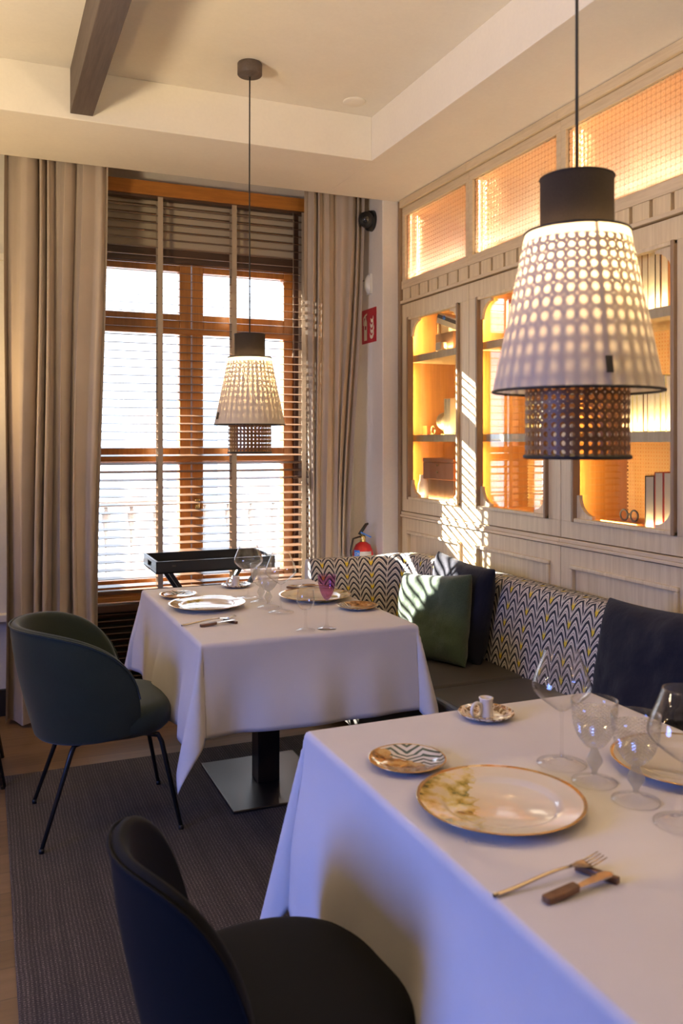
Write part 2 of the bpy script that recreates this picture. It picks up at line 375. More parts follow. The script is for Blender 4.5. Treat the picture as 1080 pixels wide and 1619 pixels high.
# ---------------------------------------------------------------- mesh helpers
class MB:
    def __init__(s): s.bm = bmesh.new(); s.uv = s.bm.loops.layers.uv.new('UVMap')
    def face(s, vs, smooth=False):
        try: f = s.bm.faces.new(vs)
        except ValueError: return None
        f.smooth = smooth; return f
    def box(s, lo, hi):
        v = [s.bm.verts.new((x, y, z)) for x in (lo[0], hi[0]) for y in (lo[1], hi[1]) for z in (lo[2], hi[2])]
        for i in ((0, 1, 3, 2), (4, 6, 7, 5), (0, 4, 5, 1), (2, 3, 7, 6), (0, 2, 6, 4), (1, 5, 7, 3)): s.face([v[k] for k in i])
        return s
    def cbox(s, c, size, rot=None):
        n0 = len(s.bm.verts); h = [a/2 for a in size]
        v = []
        for x in (-h[0], h[0]):
            for y in (-h[1], h[1]):
                for z in (-h[2], h[2]):
                    p = Vector((x, y, z))
                    if rot is not None: p = rot @ p
                    v.append(s.bm.verts.new(p+Vector(c)))
        for i in ((0, 1, 3, 2), (4, 6, 7, 5), (0, 4, 5, 1), (2, 3, 7, 6), (0, 2, 6, 4), (1, 5, 7, 3)): s.face([v[k] for k in i])
        return s
    def bar(s, p0, p1, w, d):
        p0, p1 = Vector(p0), Vector(p1); q = (p1-p0).to_track_quat('Z', 'Y').to_matrix()
        return s.cbox((p0+p1)/2, (w, d, (p1-p0).length), q)
    def grid(s, pts, uvs=None, closed=False, smooth=True, closedj=False):
        vs = [[s.bm.verts.new(p) for p in row] for row in pts]
        n = len(vs); m = len(vs[0])
        for i in range(n if closed else n-1):
            for j in range(m if closedj else m-1):
                i2 = (i+1) % n; j2 = (j+1) % m
                f = s.face([vs[i][j], vs[i2][j], vs[i2][j2], vs[i][j2]], smooth)
                if f and uvs:
                    ii = i+1; q = (uvs[i][j], uvs[ii][j], uvs[ii][j+1 if not closedj else j2], uvs[i][j+1 if not closedj else j2])
                    for l, u in zip(f.loops, q): l[s.uv].uv = u
        return s
    def lathe(s, prof, n=32, c=(0, 0, 0), axis=None, smooth=True, vscale=1.0):
        c = Vector(c); Q = Matrix.Identity(3) if axis is None else Vector(axis).to_track_quat('Z', 'Y').to_matrix()
        rows = []; uvs = []; L = 0; acc = [0]
        for a, b in zip(prof, prof[1:]): L += math.hypot(b[0]-a[0], b[1]-a[1]); acc.append(L)
        for i in range(n):
            a = 2*PI*i/n
            rows.append([c+Q @ Vector((r*math.cos(a), r*math.sin(a), z)) for r, z in prof])
        for i in range(n+1): uvs.append([(i/n, acc[k]*vscale) for k in range(len(prof))])
        s.grid(rows, uvs, closed=True, smooth=smooth)
        bmesh.ops.remove_doubles(s.bm, verts=s.bm.verts, dist=1e-6)
        return s
    def cyl(s, p0, p1, r0, r1=None, n=16):
        r1 = r0 if r1 is None else r1; p0, p1 = Vector(p0), Vector(p1); h = (p1-p0).length
        return s.lathe([(0, 0), (r0, 0), (r1, h), (0, h)], n, p0, p1-p0)
    def tube(s, pts, r, n=8, closed=False, smooth=True, caps=True):
        pts = [Vector(p) for p in pts]; rr = r if isinstance(r, (list, tuple)) else [r]*len(pts)
        rings = []; up = None; N = len(pts)
        for i, p in enumerate(pts):
            if closed: d = pts[(i+1) % N]-pts[i-1]
            else: d = pts[min(i+1, N-1)]-pts[max(i-1, 0)]
            d.normalize()
            if up is None: up = Vector((0, 0, 1)) if abs(d.z) < 0.9 else Vector((1, 0, 0))
            a = d.cross(up).normalized(); up = a.cross(d).normalized()
            rings.append([p+(a*math.cos(2*PI*k/n)+up*math.sin(2*PI*k/n))*rr[i] for k in range(n)])
        vs = [[s.bm.verts.new(q) for q in ring] for ring in rings]
        for i in range(N if closed else N-1):
            for k in range(n): s.face([vs[i][k], vs[i][(k+1) % n], vs[(i+1) % N][(k+1) % n], vs[(i+1) % N][k]], smooth)
        if not closed and caps: s.face(vs[0][::-1]); s.face(vs[-1])
        return s
    def prism(s, poly, fn, d0, d1):
        a = [s.bm.verts.new(fn(u, v, d0)) for u, v in poly]; b = [s.bm.verts.new(fn(u, v, d1)) for u, v in poly]
        s.face(a[::-1]); s.face(b)
        for i in range(len(a)): s.face([a[i], a[(i+1) % len(a)], b[(i+1) % len(a)], b[i]])
        return s
    def build(s, name, mat, parent=None, bevel=0.0, solid=0.0, subd=0, seg=2, offset=0):
        bmesh.ops.recalc_face_normals(s.bm, faces=s.bm.faces)
        me = bpy.data.meshes.new(name); s.bm.to_mesh(me); s.bm.free()
        me.materials.append(M[mat] if isinstance(mat, str) else mat)
        o = bpy.data.objects.new(name, me); C.objects.link(o)
        if parent: o.parent = parent
        if solid: md = o.modifiers.new('solid', 'SOLIDIFY'); md.thickness = solid; md.offset = offset
        if bevel: md = o.modifiers.new('bevel', 'BEVEL'); md.width = bevel; md.segments = seg; md.limit_method = 'ANGLE'
        if subd: md = o.modifiers.new('sub', 'SUBSURF'); md.levels = subd; md.render_levels = subd
        return o
def tag(o, label, cat, group=None, kind=None):
    o['label'] = label; o['category'] = cat
    if group: o['group'] = group
    if kind: o['kind'] = kind
    return o
def thing(name, label, cat, loc=(0, 0, 0), rz=0, group=None):
    o = bpy.data.objects.new(name, None); C.objects.link(o); o.location = loc; o.rotation_euler = (0, 0, rz)
    o.empty_display_size = 0.05
    return tag(o, label, cat, group)
def struct(o): o['kind'] = 'structure'; return o
def copy_tree(o, parent=None):
    c = o.copy(); C.objects.link(c)
    if parent: c.parent = parent
    for ch in [k for k in KIDS(o)]: copy_tree(ch, c)
    return c
def KIDS(o): return [k for k in bpy.data.objects if k.parent == o]
def dup(o, label, loc, rz=None, group=None):
    c = copy_tree(o); c.location = loc; c['label'] = label
    if rz is not None: c.rotation_euler = (0, 0, rz)
    if group: c['group'] = group
    return c
def sm(a, b, x):
    t = max(0, min(1, (x-a)/(b-a))); return t*t*(3-2*t)

# ================================================================ SETTING
XW = 2.35; ZS = 2.91; ZC = 3.14; YS = 4.69; YW = 5.12
b = MB().box((-3.2, -2.6, -0.1), (2.9, 5.4, 0)); struct(b.build('floor', 'floor'))
b = MB().box((-3.2, -2.6, ZC), (2.9, 5.4, ZC+0.1)); struct(b.build('ceiling', 'ceiling'))
# dropped soffit along the cabinet wall and along the window wall
b = MB().box((1.865, -2.6, ZS), (2.75, YS, ZC)); b.box((-3.2, 4.05, ZS), (1.865, YS, ZC)); struct(b.build('trim_1', 'ceiling', bevel=0.003))
b = MB().box((2.73, -2.6, 0), (2.9, 5.4, ZC)); struct(b.build('wall_right', 'wall'))
# pillar between curtain and cabinets
b = MB().box((2.233, YS, 0), (2.9, 5.4, ZC)); struct(b.build('wall_pillar', 'wall', bevel=0.006))
# window wall, opening x .46-1.90 z .50-2.94
b = MB(); b.box((-3.2, 4.86, 0), (0.40, 5.24, ZC)); b.box((0.40, YW, 0), (2.3, 5.24, 0.50)); b.box((0.40, YW, 2.90), (2.3, 5.24, ZC))
b.box((1.90, YW, 0.5), (2.3, 5.24, 2.90)); b.box((0.40, YW, 0.5), (0.46, 5.24, 2.90)); struct(b.build('wall_window', 'wall'))
# solid left wall and wall behind camera, dark to cut bounce light
b = MB(); b.box((-3.4, -2.6, 0), (-3.2, 5.4, ZC)); struct(b.build('wall_left', 'beam'))
b = MB(); b.box((-3.4, -2.8, 0), (2.9, -2.6, ZC)); struct(b.build('wall_back', 'beam'))
b = MB().box((-3.2, 4.835, 0), (0.38, 4.86, 0.14)); struct(b.build('baseboard_window', 'black', bevel=0.004))
b = MB().box((-3.2, 4.80, 0.50), (0.12, 4.86, 0.54)); struct(b.build('trim_2', 'wall', bevel=0.006))
b = MB().box((-3.2, 4.83, 2.40), (0.12, 4.86, 2.44)); struct(b.build('trim_3', 'wall', bevel=0.006))

# window_1 : two casements, transom lights, lower lights
wn = bpy.data.objects.new('window_1', None); C.objects.link(wn); wn.location = (0, YW, 0); wn['kind'] = 'structure'
def rect_frame(b, x0, x1, z0, z1, w, y0, y1, wl=None, wr=None, wb=None, wt=None):
    wl = wl or w; wr = wr or w; wb = wb or w; wt = wt or w
    b.box((x0, y0, z0), (x0+wl, y1, z1)); b.box((x1-wr, y0, z0), (x1, y1, z1))
    b.box((x0+wl, y0, z0), (x1-wr, y1, z0+wb)); b.box((x0+wl, y0, z1-wt), (x1-wr, y1, z1))
# panes: (x0,x1,z0,z1)
PX = [(0.60, 1.090), (1.235, 1.752)]
PZ = [(0.63, 1.315), (1.405, 2.115), (2.215, 2.470)]
b = MB()
b.box((0.46, 0.02, 0.52), (PX[0][0], 0.10, 2.92)); b.box((PX[1][1], 0.02, 0.52), (1.815, 0.10, 2.92))
b.box((PX[0][1], 0.02, 0.52), (1.160, 0.10, 2.92)); b.box((1.166, 0.015, 0.52), (PX[1][0], 0.10, 2.92))
for x0, x1 in PX:
    for z0, z1 in ((0.52, PZ[0][0]), (PZ[0][1], PZ[1][0]), (PZ[1][1], PZ[2][0]), (PZ[2][1], 2.92)):
        b.box((x0, 0.02, z0), (x1, 0.10, z1))
fr = b.build('window_frame', 'win_wood', wn, bevel=0.006)
b = MB().box((0.46, 0.0, 2.09), (1.90, 0.03, 2.125)); b.box((0.46, 0.0, 1.325), (1.90, 0.03, 1.36)); b.build('glazing_rail', 'win_wood_h', wn, bevel=0.005)
for x0, x1 in PX:
    for z0, z1 in PZ:
        MB().box((x0-0.004, 0.055, z0-0.004), (x1+0.004, 0.061, z1+0.004)).build('window_pane', 'pane', wn)
b = MB()
MB().box((1.815, -0.01, 0.52), (1.90, 0.10, 2.92)).build('side_jamb', 'louvre', wn, bevel=0.003)
MB().box((0.47, -0.004, 2.515), (1.815, 0.02, 2.600)).build('shutter_housing', 'louvre', wn, bevel=0.003)
for k in range(6):
    z0 = 2.605+k*0.05; b.box((0.47, 0.0, z0), (1.815, 0.018, z0+0.045))
b.build('shutter_panel', 'shutter', wn, bevel=0.004)
b = MB().box((1.178, -0.012, 1.02), (1.205, 0.016, 1.10)); b.cyl((1.19, -0.01, 1.06), (1.19, -0.035, 1.06), 0.008); b.build('casement_handle', 'brass', wn, bevel=0.002)
b = MB().box((0.40, -0.16, 0.535), (2.0, 0.02, 0.565)); b.build('window_sill', 'win_wood_h', wn, bevel=0.005)
b = MB().box((0.40, -0.13, 2.875), (1.98, -0.06, 2.955)); b.build('head_board', 'win_wood_h', wn, bevel=0.004)

struct(MB().box((-1.5, 5.45, 0.02), (-0.35, 6.05, 4.2)).box((-0.35, 5.45, 2.16), (0.46, 6.05, 4.2)).build('balcony_sun_blocker', 'stone'))  # unseen blocks added to stop sun through the left casement
# outside: balcony, railing, street facade
b = MB().box((-1.5, 5.4, -0.15), (4.5, 6.1, 0.02)); struct(b.build('balcony_floor', 'stone'))
rl = thing('balcony_railing', 'grey iron balcony railing with slender balusters outside the window', 'railing', (0, 5.95, 0.02))
b = MB().box((-1.5, -0.025, 0.98), (4.5, 0.025, 1.02)).box((-1.5, -0.015, 0.06), (4.5, 0.015, 0.09)); b.build('rails', 'iron', rl, bevel=0.004)
bal = None
for k in range(22):
    x = -0.6+k*0.17
    if bal is None:
        bb = MB().lathe([(0.0, 0.0), (0.012, 0), (0.012, 0.1), (0.008, 0.12), (0.008, 0.72), (0.015, 0.75), (0.009, 0.78), (0.02, 0.83), (0.034, 0.90), (0.036, 0.93), (0.014, 0.96), (0.014, 0.98), (0, 0.98)], 10)
        bal = bb.build('baluster', 'iron', rl); bal.location = (x, 0, 0)
    else:
        c = bal.copy(); C.objects.link(c); c.parent = rl; c.location = (x, 0, 0)
fc = thing('street_facade', 'pale sunlit building front across the street beyond the blinds', 'building', (0, 19, -4))
MB().box((-9, 0, 0), (22, 1, 8.8)).build('wall', 'facade', fc)
b = MB().box((-9, -0.4, 7.6), (22, 0, 7.75)); b.build('cornice', 'stone', fc)
for k in range(7):
    f = MB(); rect_frame(f, -6+k*3.2, -4.6+k*3.2, 3.9, 6.6, 0.12, -0.08, 0.02); ff = f.build('window', 'stone', fc)
    MB().box((-5.9+k*3.2, -0.03, 4.0), (-4.7+k*3.2, 0.0, 6.5)).build('pane', 'greyglass', ff)

# ceiling beam, access cap
tag(MB().box((0.36, -2.6, 2.935), (0.46, 4.05, ZC)).build('ceiling_beam', 'beam', bevel=0.003), 'dark wooden beam crossing the recessed ceiling at upper left', 'beam')
b = MB().lathe([(0, 0), (0.056, 0), (0.056, -0.004), (0.050, -0.007), (0, -0.007)], 40, (0, 0, 0)); o = b.build('ceiling_cap', 'ceiling'); o.location = (1.70, 3.90, ZC)
tag(o, 'small round cream cap flush in the ceiling near the coffer corner', 'ceiling fitting')

# rug
b = MB()
b.box((0.08, -1.2, 0.0), (1.62, 3.95, 0.008)); o = b.build('rug', 'rug', bevel=0.003)
tag(o, 'large grey brown woven rug under the dining tables', 'rug')

# ================================================================ BLIND
bl = thing('venetian_blind', 'brown wooden venetian blind with beige ladder tapes across the window', 'window blind', (1.165, 5.03, 0))
HW = 0.735
b = MB().box((-HW, -0.028, 2.86), (HW, 0.028, 2.90)); b.build('head_rail', 'louvre', bl, bevel=0.003)
b = MB(); a = math.radians(10); z = 0.615; n = 0
R9 = Matrix.Rotation(a, 3, 'X')
while z < 2.84:
    b.cbox((0, 0, z), (2*HW, 0.050, 0.0035), R9); z += 0.0468; n += 1
b.build('slats', 'slat', bl)
b = MB().box((-HW, -0.026, 0.572), (HW, 0.026, 0.592)); b.build('bottom_rail', 'slat', bl, bevel=0.003)
for x in (0.948-1.165, 1.392-1.165, 1.838-1.165):
    b = MB().box((x-0.015, -0.0295, 0.57), (x+0.015, -0.0280, 2.87)); b.box((x-0.015, 0.0280, 0.57), (x+0.015, 0.0295, 2.87)); b.build('ladder_tape', 'tape', bl)
b = MB().tube([(0.60, -0.036, 2.86), (0.60, -0.036, 2.00)], 0.0015, 6); b.lathe([(0, 0), (0.005, 0.002), (0.004, 0.03), (0, 0.035)], 10, (0.60, -0.036, 1.965)); b.build('pull_cord', 'tape', bl)

# louvred radiator cover under the sill
rc = thing('radiator_cover', 'dark brown louvred radiator cover under the window sill', 'radiator cover', (1.165, 4.98, 0))
b = MB(); rect_frame(b, -0.75, 0.85, 0.0, 0.52, 0.04, -0.03, 0.02); b.build('frame', 'louvre', rc, bevel=0.003)
b = MB()
for k in range(13): b.cbox((0.05, -0.005, 0.06+k*0.036), (1.5, 0.034, 0.006), Matrix.Rotation(math.radians(-38), 3, 'X'))
b.build('louvres', 'louvre', rc)
MB().box((-0.74, 0.02, 0), (0.84, 0.03, 0.5)).build('backing', 'hole', rc)

# ================================================================ CURTAINS
def curtain(name, label, x0, x1, xb0, xb1, yc, ybot, folds, amp, seed, loc_x):
    random.seed(seed)
    ph = [random.uniform(-0.5, 0.5) for _ in range(40)]; aw = [random.uniform(0.45, 1.3) for _ in range(40)]
    NX = folds*22; NZ = 34; rows = []
    for i in range(NX+1):
        s = i/NX; col = []
        for j in range(NZ+1):
            t = j/NZ; z = 0.015+(3.08-0.015)*t
            w = 1-t
            xa = x0+(x1-x0)*s; xb = xb0+(xb1-xb0)*s; x = xa*(1-sm(0, 0.75, w))+xb*sm(0, 0.75, w)
            k = s*folds+0.42*math.sin(2*PI*s*1.3+seed)+0.22*math.sin(2*PI*s*2.9+seed*2)-0.42*math.sin(seed)-0.22*math.sin(seed*2); ki = max(0, int(k))
            A = amp*(aw[ki]*(1-(k-ki))+aw[ki+1]*(k-ki))*(0.55+0.45*w)
            f = math.sin(2*PI*k+ph[ki % 5]*0.0)
            f = math.copysign(abs(f)**0.75, f)
            y = yc+(ybot-yc)*sm(0.1, 1, w)+A*f + 0.01*math.sin(9*s+3*t)
            x += 0.022*math.sin(4*PI*k+1.0)*(0.6+0.4*w)*min(1, 8*s*(1-s)) + 0.006*math.sin(t*6+s*11)
            col.append((x-loc_x, y, z))
        rows.append(col)
    t = thing(name, label, 'curtain', (loc_x, 0, 0))
    MB().grid(rows).build('fabric', 'curtain', t)
    MB().tube([(x0-loc_x, yc, 3.09), (x1-loc_x, yc, 3.09)], 0.012).build('track', 'plastic', t)
    return t
curtain('curtain', 'beige linen curtain hanging left of the window, behind the green chair', 0.10, 0.625, 0.10, 0.56, 4.74, 4.65, 6, 0.075, 3, 0.3)
curtain('curtain', 'beige linen curtain hanging right of the window, beside the white pillar', 1.80, 2.19, 1.83, 2.08, 4.88, 4.88, 5, 0.045, 11, 2.0)

# ================================================================ CABINETS
UW = 0.776; HWU = UW/2
def cabinet(label, yc):
    t = thing('cabinet', label, 'cabinet', (XW, yc, 0), 0, 'oak display cabinets built along the right wall')
    h = HWU
    b = MB()
    for sgn in (-1, 1):
        ys = sorted((sgn*h, sgn*(h-0.010))); b.box((0.03, ys[0], 1.03), (0.375, ys[1], 2.86))
    for z0, z1 in ((1.045, 1.095), (2.24, 2.40), (2.84, 2.88)): b.box((0.03, -h+0.01, z0), (0.375, h-0.01, z1))
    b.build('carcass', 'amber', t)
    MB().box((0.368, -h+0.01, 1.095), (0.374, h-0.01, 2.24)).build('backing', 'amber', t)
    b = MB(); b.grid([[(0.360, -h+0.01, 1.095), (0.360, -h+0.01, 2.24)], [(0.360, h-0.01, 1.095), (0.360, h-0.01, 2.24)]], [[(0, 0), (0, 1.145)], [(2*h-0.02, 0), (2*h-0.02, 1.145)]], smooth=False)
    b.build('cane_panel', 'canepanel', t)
    MB().box((0.36, -h+0.01, 2.40), (0.37, h-0.01, 2.84)).build('transom_backing', 'cream', t)
    for z in (1.945, 1.465): MB().box((0.05, -h+0.01, z-0.02), (0.355, h-0.01, z+0.02)).build('shelf', 'oak', t, bevel=0.002)
    # face: base board, lower frame with recess
    b = MB(); h2 = h-0.0015
    PY, PZ0, PZ1 = 0.298, 0.16, 0.895
    b.box((0, -h2, 0.10), (0.025, h2, PZ0)); b.box((0, -h2, PZ1), (0.025, h2, 0.985))
    b.box((0, -h2, PZ0), (0.025, -PY, PZ1)); b.box((0, PY, PZ0), (0.025, h2, PZ1)); b.box((0.008, -PY, PZ0), (0.02, PY, PZ1))
    lp = b.build('lower_panel', 'oak', t)
    b = MB()
    for lo, hi in (((-0.014, -PY-0.016, PZ0), (0.01, -PY+0.004, PZ1)), ((-0.014, PY-0.004, PZ0), (0.01, PY+0.016, PZ1)), ((-0.014, -PY-0.016, PZ1), (0.01, PY+0.016, PZ1+0.018)), ((-0.014, -PY-0.016, PZ0-0.018), (0.01, PY+0.016, PZ0))): b.box(lo, hi)
    b.build('panel_moulding', 'oak', lp, bevel=0.005)
    MB().box((0.02, -h, 0), (0.05, h, 0.10)).build('plinth', 'oak', t)
    b = MB().box((-0.014, -h, 0.990), (0.03, h, 1.004)); b.box((-0.008, -h, 1.004), (0.03, h, 1.022)); b.build('ledge', 'oak_h', t, bevel=0.003)
    # door
    HY, H0, H1 = 0.298, 1.10, 2.19
    b = MB(); b.box((0, -h2, 1.026), (0.025, h2, H0)); b.box((0, -h2, H1), (0.025, h2, 2.276)); b.box((0, -h2, H0), (0.025, -HY, H1)); b.box((0, HY, H0), (0.025, h2, H1))
    d = b.build('door', 'oak', t, bevel=0.0012, seg=1)
    mw = 0.017
    for y0 in (-HY, HY-mw): MB().box((-0.018, y0, H0), (0.022, y0+mw, H1)).build('side_moulding', 'oak_dark_and_shade', d, bevel=0.004)  # coloured darker than the rails for the shade on their faces
    for z0 in (H0, H1-mw): MB().box((-0.014, -HY, z0), (0.022, HY, z0+mw)).build('rail_moulding', 'oak', d, bevel=0.004)
    R, st = 0.085, 0.014; iy, z0i, z1i = HY-mw, H0+mw, H1-mw
    for sy in (-1, 1):
        for zz, sz in ((z0i, 1), (z1i, -1)):
            poly = [(0, 0), (R+st, 0), (R+st, st*0.8)]
            for k in range(11):
                a = PI/2*k/10
                poly.append((st+R-R*math.sin(a), st+R-R*math.cos(a)))
            poly += [(st*0.8, R+st), (0, R+st)]
            fn = lambda u, v, dd, sy=sy, zz=zz, sz=sz: (dd, sy*(iy-u), zz+sz*v)
            MB().prism(poly, fn, 0.004, 0.022).build('corner_piece', 'oak', d)
    MB().box((0.024, -HY, H0), (0.028, HY, H1)).build('glass_pane', 'doorglass', d)
    # dentil band and transom frame
    b = MB().box((-0.014, -h, 2.282), (0.03, h, 2.300)); b.box((0.024, -h, 2.30), (0.03, h, 2.378)); b.box((-0.006, -h, 2.370), (0.03, h, 2.420)); b.build('frieze_rail', 'oak_h', t, bevel=0.003)
    b = MB(); q = UW/7
    for k in range(7):
        y0 = -h+k*q+0.011; b.box((0.0, y0, 2.300), (0.026, y0+q-0.020, 2.371))
    b.build('dentil_blocks', 'oak', t)
    b = MB(); b.box((0, -h, 2.42), (0.03, -h+0.034, 2.815)); b.box((0, h-0.034, 2.42), (0.03, h, 2.815)); b.box((0, -h, 2.815), (0.03, h, 2.865)); b.box((-0.02, -h, 2.865), (0.03, h, 2.909)); b.build('transom_frame', 'oak_h', t, bevel=0.003)
    MB().box((0.016, -h+0.034, 2.42), (0.022, h-0.034, 2.815)).build('transom_pane', 'reeded', t)
    return t
cabinet('light oak cabinet beside the white pillar, globe on its middle shelf', 4.272)
c1 = [o for o in bpy.data.objects if o.name == 'cabinet'][0]
dup(c1, 'light oak cabinet with a yellow emblem box, partly behind the near pendant lamp', (XW, 3.496, 0))
dup(c1, 'light oak cabinet rightmost in view, full of upright books', (XW, 2.720, 0))
dup(c1, 'light oak cabinet continuing past the frame behind the big navy cushion', (XW, 1.944, 0))
b = MB().box((2.335, 4.660, 0), (2.40, 4.690, 2.909)); struct(b.build('trim_4', 'oak_dark_and_shade', bevel=0.003))
b = MB().box((XW, -2.6, 0), (2.73, 1.556, 2.909)); struct(b.build('wall_right_panelling', 'oak'))
WARM = (1.0, 0.62, 0.22)
for yc in (4.272, 3.496, 2.720):
    for z0, z1, e in ((1.10, 1.44, 1.5), (1.49, 1.92, 1.8), (1.97, 2.23, 2.6)):
        for sgn, k in ((1, 1.0), (-1, 0.7)):
            light('shelf_led', 'AREA', (XW+0.045, yc+sgn*0.345, (z0+z1)/2), e*k, WARM, 0.012, z1-z0-0.04, (XW+1, yc+sgn*0.345, (z0+z1)/2))
    for z0, e in ((1.10, 1.0), (1.49, 1.8), (1.97, 1.8)):
        light('shelf_led', 'AREA', (XW+0.055, yc, z0+0.012), e, (1.0, 0.74, 0.38), 0.64, 0.010, (XW+0.30, yc, z0+0.14))
    light('transom_led', 'AREA', (XW+0.06, yc, 2.412), 7.5, (1.0, 0.80, 0.55), 0.70, 0.012, (XW+0.30, yc, 2.9))
    light('transom_led', 'AREA', (XW+0.06, yc+0.36, 2.62), 2.5, (1.0, 0.68, 0.30), 0.012, 0.4, (XW+0.30, yc, 2.62))

# contents ---------------------------------------------------------
def book(label, x, y, z, th, h, dp, cover, group, cat='book', lean=0.0, rz=0.0):
    """spine faces the room (-x); th along y; pages seen at fore-edge and top"""
    t = thing('book', label, cat, (x, y, z), rz, group)
    if lean: t.rotation_euler = (lean, 0, rz)
    b = MB().box((0, -th/2, 0), (dp, -th/2+0.003, h)); b.box((0, th/2-0.003, 0), (dp, th/2, h)); b.box((dp-0.003, -th/2, 0), (dp, th/2, h)); b.build('cover', cover, t, bevel=0.0008)
    MB().box((0.003, -th/2+0.003, 0.003), (dp-0.004, th/2-0.003, h-0.004)).build('pages', 'cream', t)
    return t
# unit 1 (y 3.90-4.65)
zB, zM, zT = 1.096, 1.486, 1.966
t = thing('picture_card', 'cream card with a dark stamped print leaning on the top shelf', 'card', (2.60, 4.36, zT))
MB().box((0, -0.13, 0), (0.006, 0.17, 0.25)).build('board', 'cream', t)
b = MB(); rect_frame(b, 0, 0, 0, 0, 0, 0, 0) if 0 else None
for q in ((-0.10, -0.02, 0.13, 0.135), (-0.10, -0.02, 0.205, 0.21), (-0.10, -0.095, 0.13, 0.21), (-0.025, -0.02, 0.13, 0.21), (-0.09, -0.03, 0.15, 0.158), (-0.09, -0.03, 0.168, 0.176), (-0.09, -0.03, 0.186, 0.194)): b.box((-0.002, q[0], q[2]), (0, q[1], q[3]))
b.build('printed_stamp', 'blackbook', t)
t = thing('framed_photograph', 'narrow silver picture frame standing at the left of the top shelf', 'picture frame', (2.56, 4.60, zT), 0.0)
b = MB(); rect_frame(b, 0, 0.14, 0, 0.25, 0.02, -0.008, 0.008); b.build('frame', 'silver', t, bevel=0.002)
MB().box((0.02, -0.003, 0.02), (0.12, 0.003, 0.23)).build('picture', 'cream', t)
t = thing('gift_box', 'cream box with a blue round badge on the top shelf', 'box', (2.47, 4.26, zT+0.135), 0.35)
t.rotation_euler = (0.35, 0, 0.2)
MB().box((-0.05, -0.09, 0), (0.05, 0.09, 0.06)).build('box_body', 'cream', t, bevel=0.002)
MB().box((-0.052, -0.09, 0.03), (-0.05, 0.09, 0.05)).build('black_band', 'blackbook', t)
MB().cyl((-0.0545, 0.03, 0.042), (-0.052, 0.03, 0.042), 0.012, n=20).build('badge', 'blue', t)
o = MB().box((-0.07, -0.11, 0), (0.06, 0.09, 0.10)).build('cardboard_box', 'brown', bevel=0.003); o.location = (2.49, 4.28, zT)
tag(o, 'brown box carrying the tilted cream box on the top shelf', 'box')
o = MB().box((-0.03, -0.03, 0), (0.03, 0.03, 0.045)).build('small_tin', 'cream', bevel=0.004); o.location = (2.41, 4.27, zT)
tag(o, 'tiny pale tin at the front of the top shelf beside the brown box', 'tin')
# middle shelf
o = MB().box((-0.05, -0.03, 0), (0.05, 0.03, 0.055)).build('wooden_block', 'orangebox', bevel=0.003); o.location = (2.52, 4.60, zM)
tag(o, 'small orange brown wooden block at the left end of the middle shelf', 'block')
b = MB(); b.tube([(0, 0.024*math.cos(2*PI*k/28), 0.028+0.024*math.sin(2*PI*k/28)) for k in range(28)], 0.004, 8, closed=True); b.box((-0.012, -0.012, 0), (0.012, 0.012, 0.004))
o = b.build('brass_ring', 'brass'); o.location = (2.46, 4.47, zM); tag(o, 'small upright brass ring ornament left of the globe', 'ornament')
t = thing('globe', 'small cream desk globe on a brass stand on the middle shelf', 'globe', (2.47, 4.345, zM))
b = MB(); b.lathe([(0.052*math.cos(a), 0.052*math.sin(a)) for a in [(-PI/2+PI*k/20) for k in range(21)]], 32, (0, 0, 0.078)); b.build('ball', 'globe', t)
b = MB(); b.tube([(0, 0.058*math.cos(a), 0.078+0.058*math.sin(a)) for a in [-PI*0.95+PI*0.9*k/20 for k in range(21)]], 0.003, 6); b.lathe([(0, 0), (0.028, 0), (0.026, 0.005), (0.004, 0.008), (0.004, 0.02), (0, 0.02)], 20); b.build('stand', 'brass', t)
book('cream book standing just right of the globe', 2.42, 4.255, zM, 0.030, 0.205, 0.15, 'cream', 'books beside the globe')
book('second cream book from the globe, thicker spine', 2.42, 4.218, zM, 0.034, 0.205, 0.15, 'cream', 'books beside the globe')
# lower compartment
o = MB().box((-0.08, -0.17, 0), (0.08, 0.13, 0.13)).build('storage_box', 'brown', bevel=0.004); o.location = (2.50, 4.33, zB); tag(o, 'brown storage box at the bottom of the leftmost cabinet', 'box')
t = thing('leather_case', 'orange leather case resting on the brown storage box', 'case', (2.49, 4.34, zB+0.13), 0.05)
MB().box((-0.09, -0.19, 0), (0.09, 0.14, 0.10)).build('body', 'orangebox', t, bevel=0.006)
MB().box((-0.092, -0.19, 0.10), (0.09, 0.14, 0.125)).build('lid', 'orangebox', t, bevel=0.006)
b = MB()
for z in (0.045, 0.085): b.cyl((-0.098, -0.03, z), (-0.090, -0.03, z), 0.007, n=14)
b.build('stud', 'brass', t)
b = MB().lathe([(0, 0), (0.028, 0), (0.038, 0.03), (0.034, 0.09), (0.022, 0.125), (0.026, 0.15), (0.022, 0.15), (0.018, 0.125), (0, 0.12)], 24); o = b.build('vase', 'porcelain'); o.location = (2.45, 4.575, zB); tag(o, 'small white vase left of the orange leather case', 'vase')
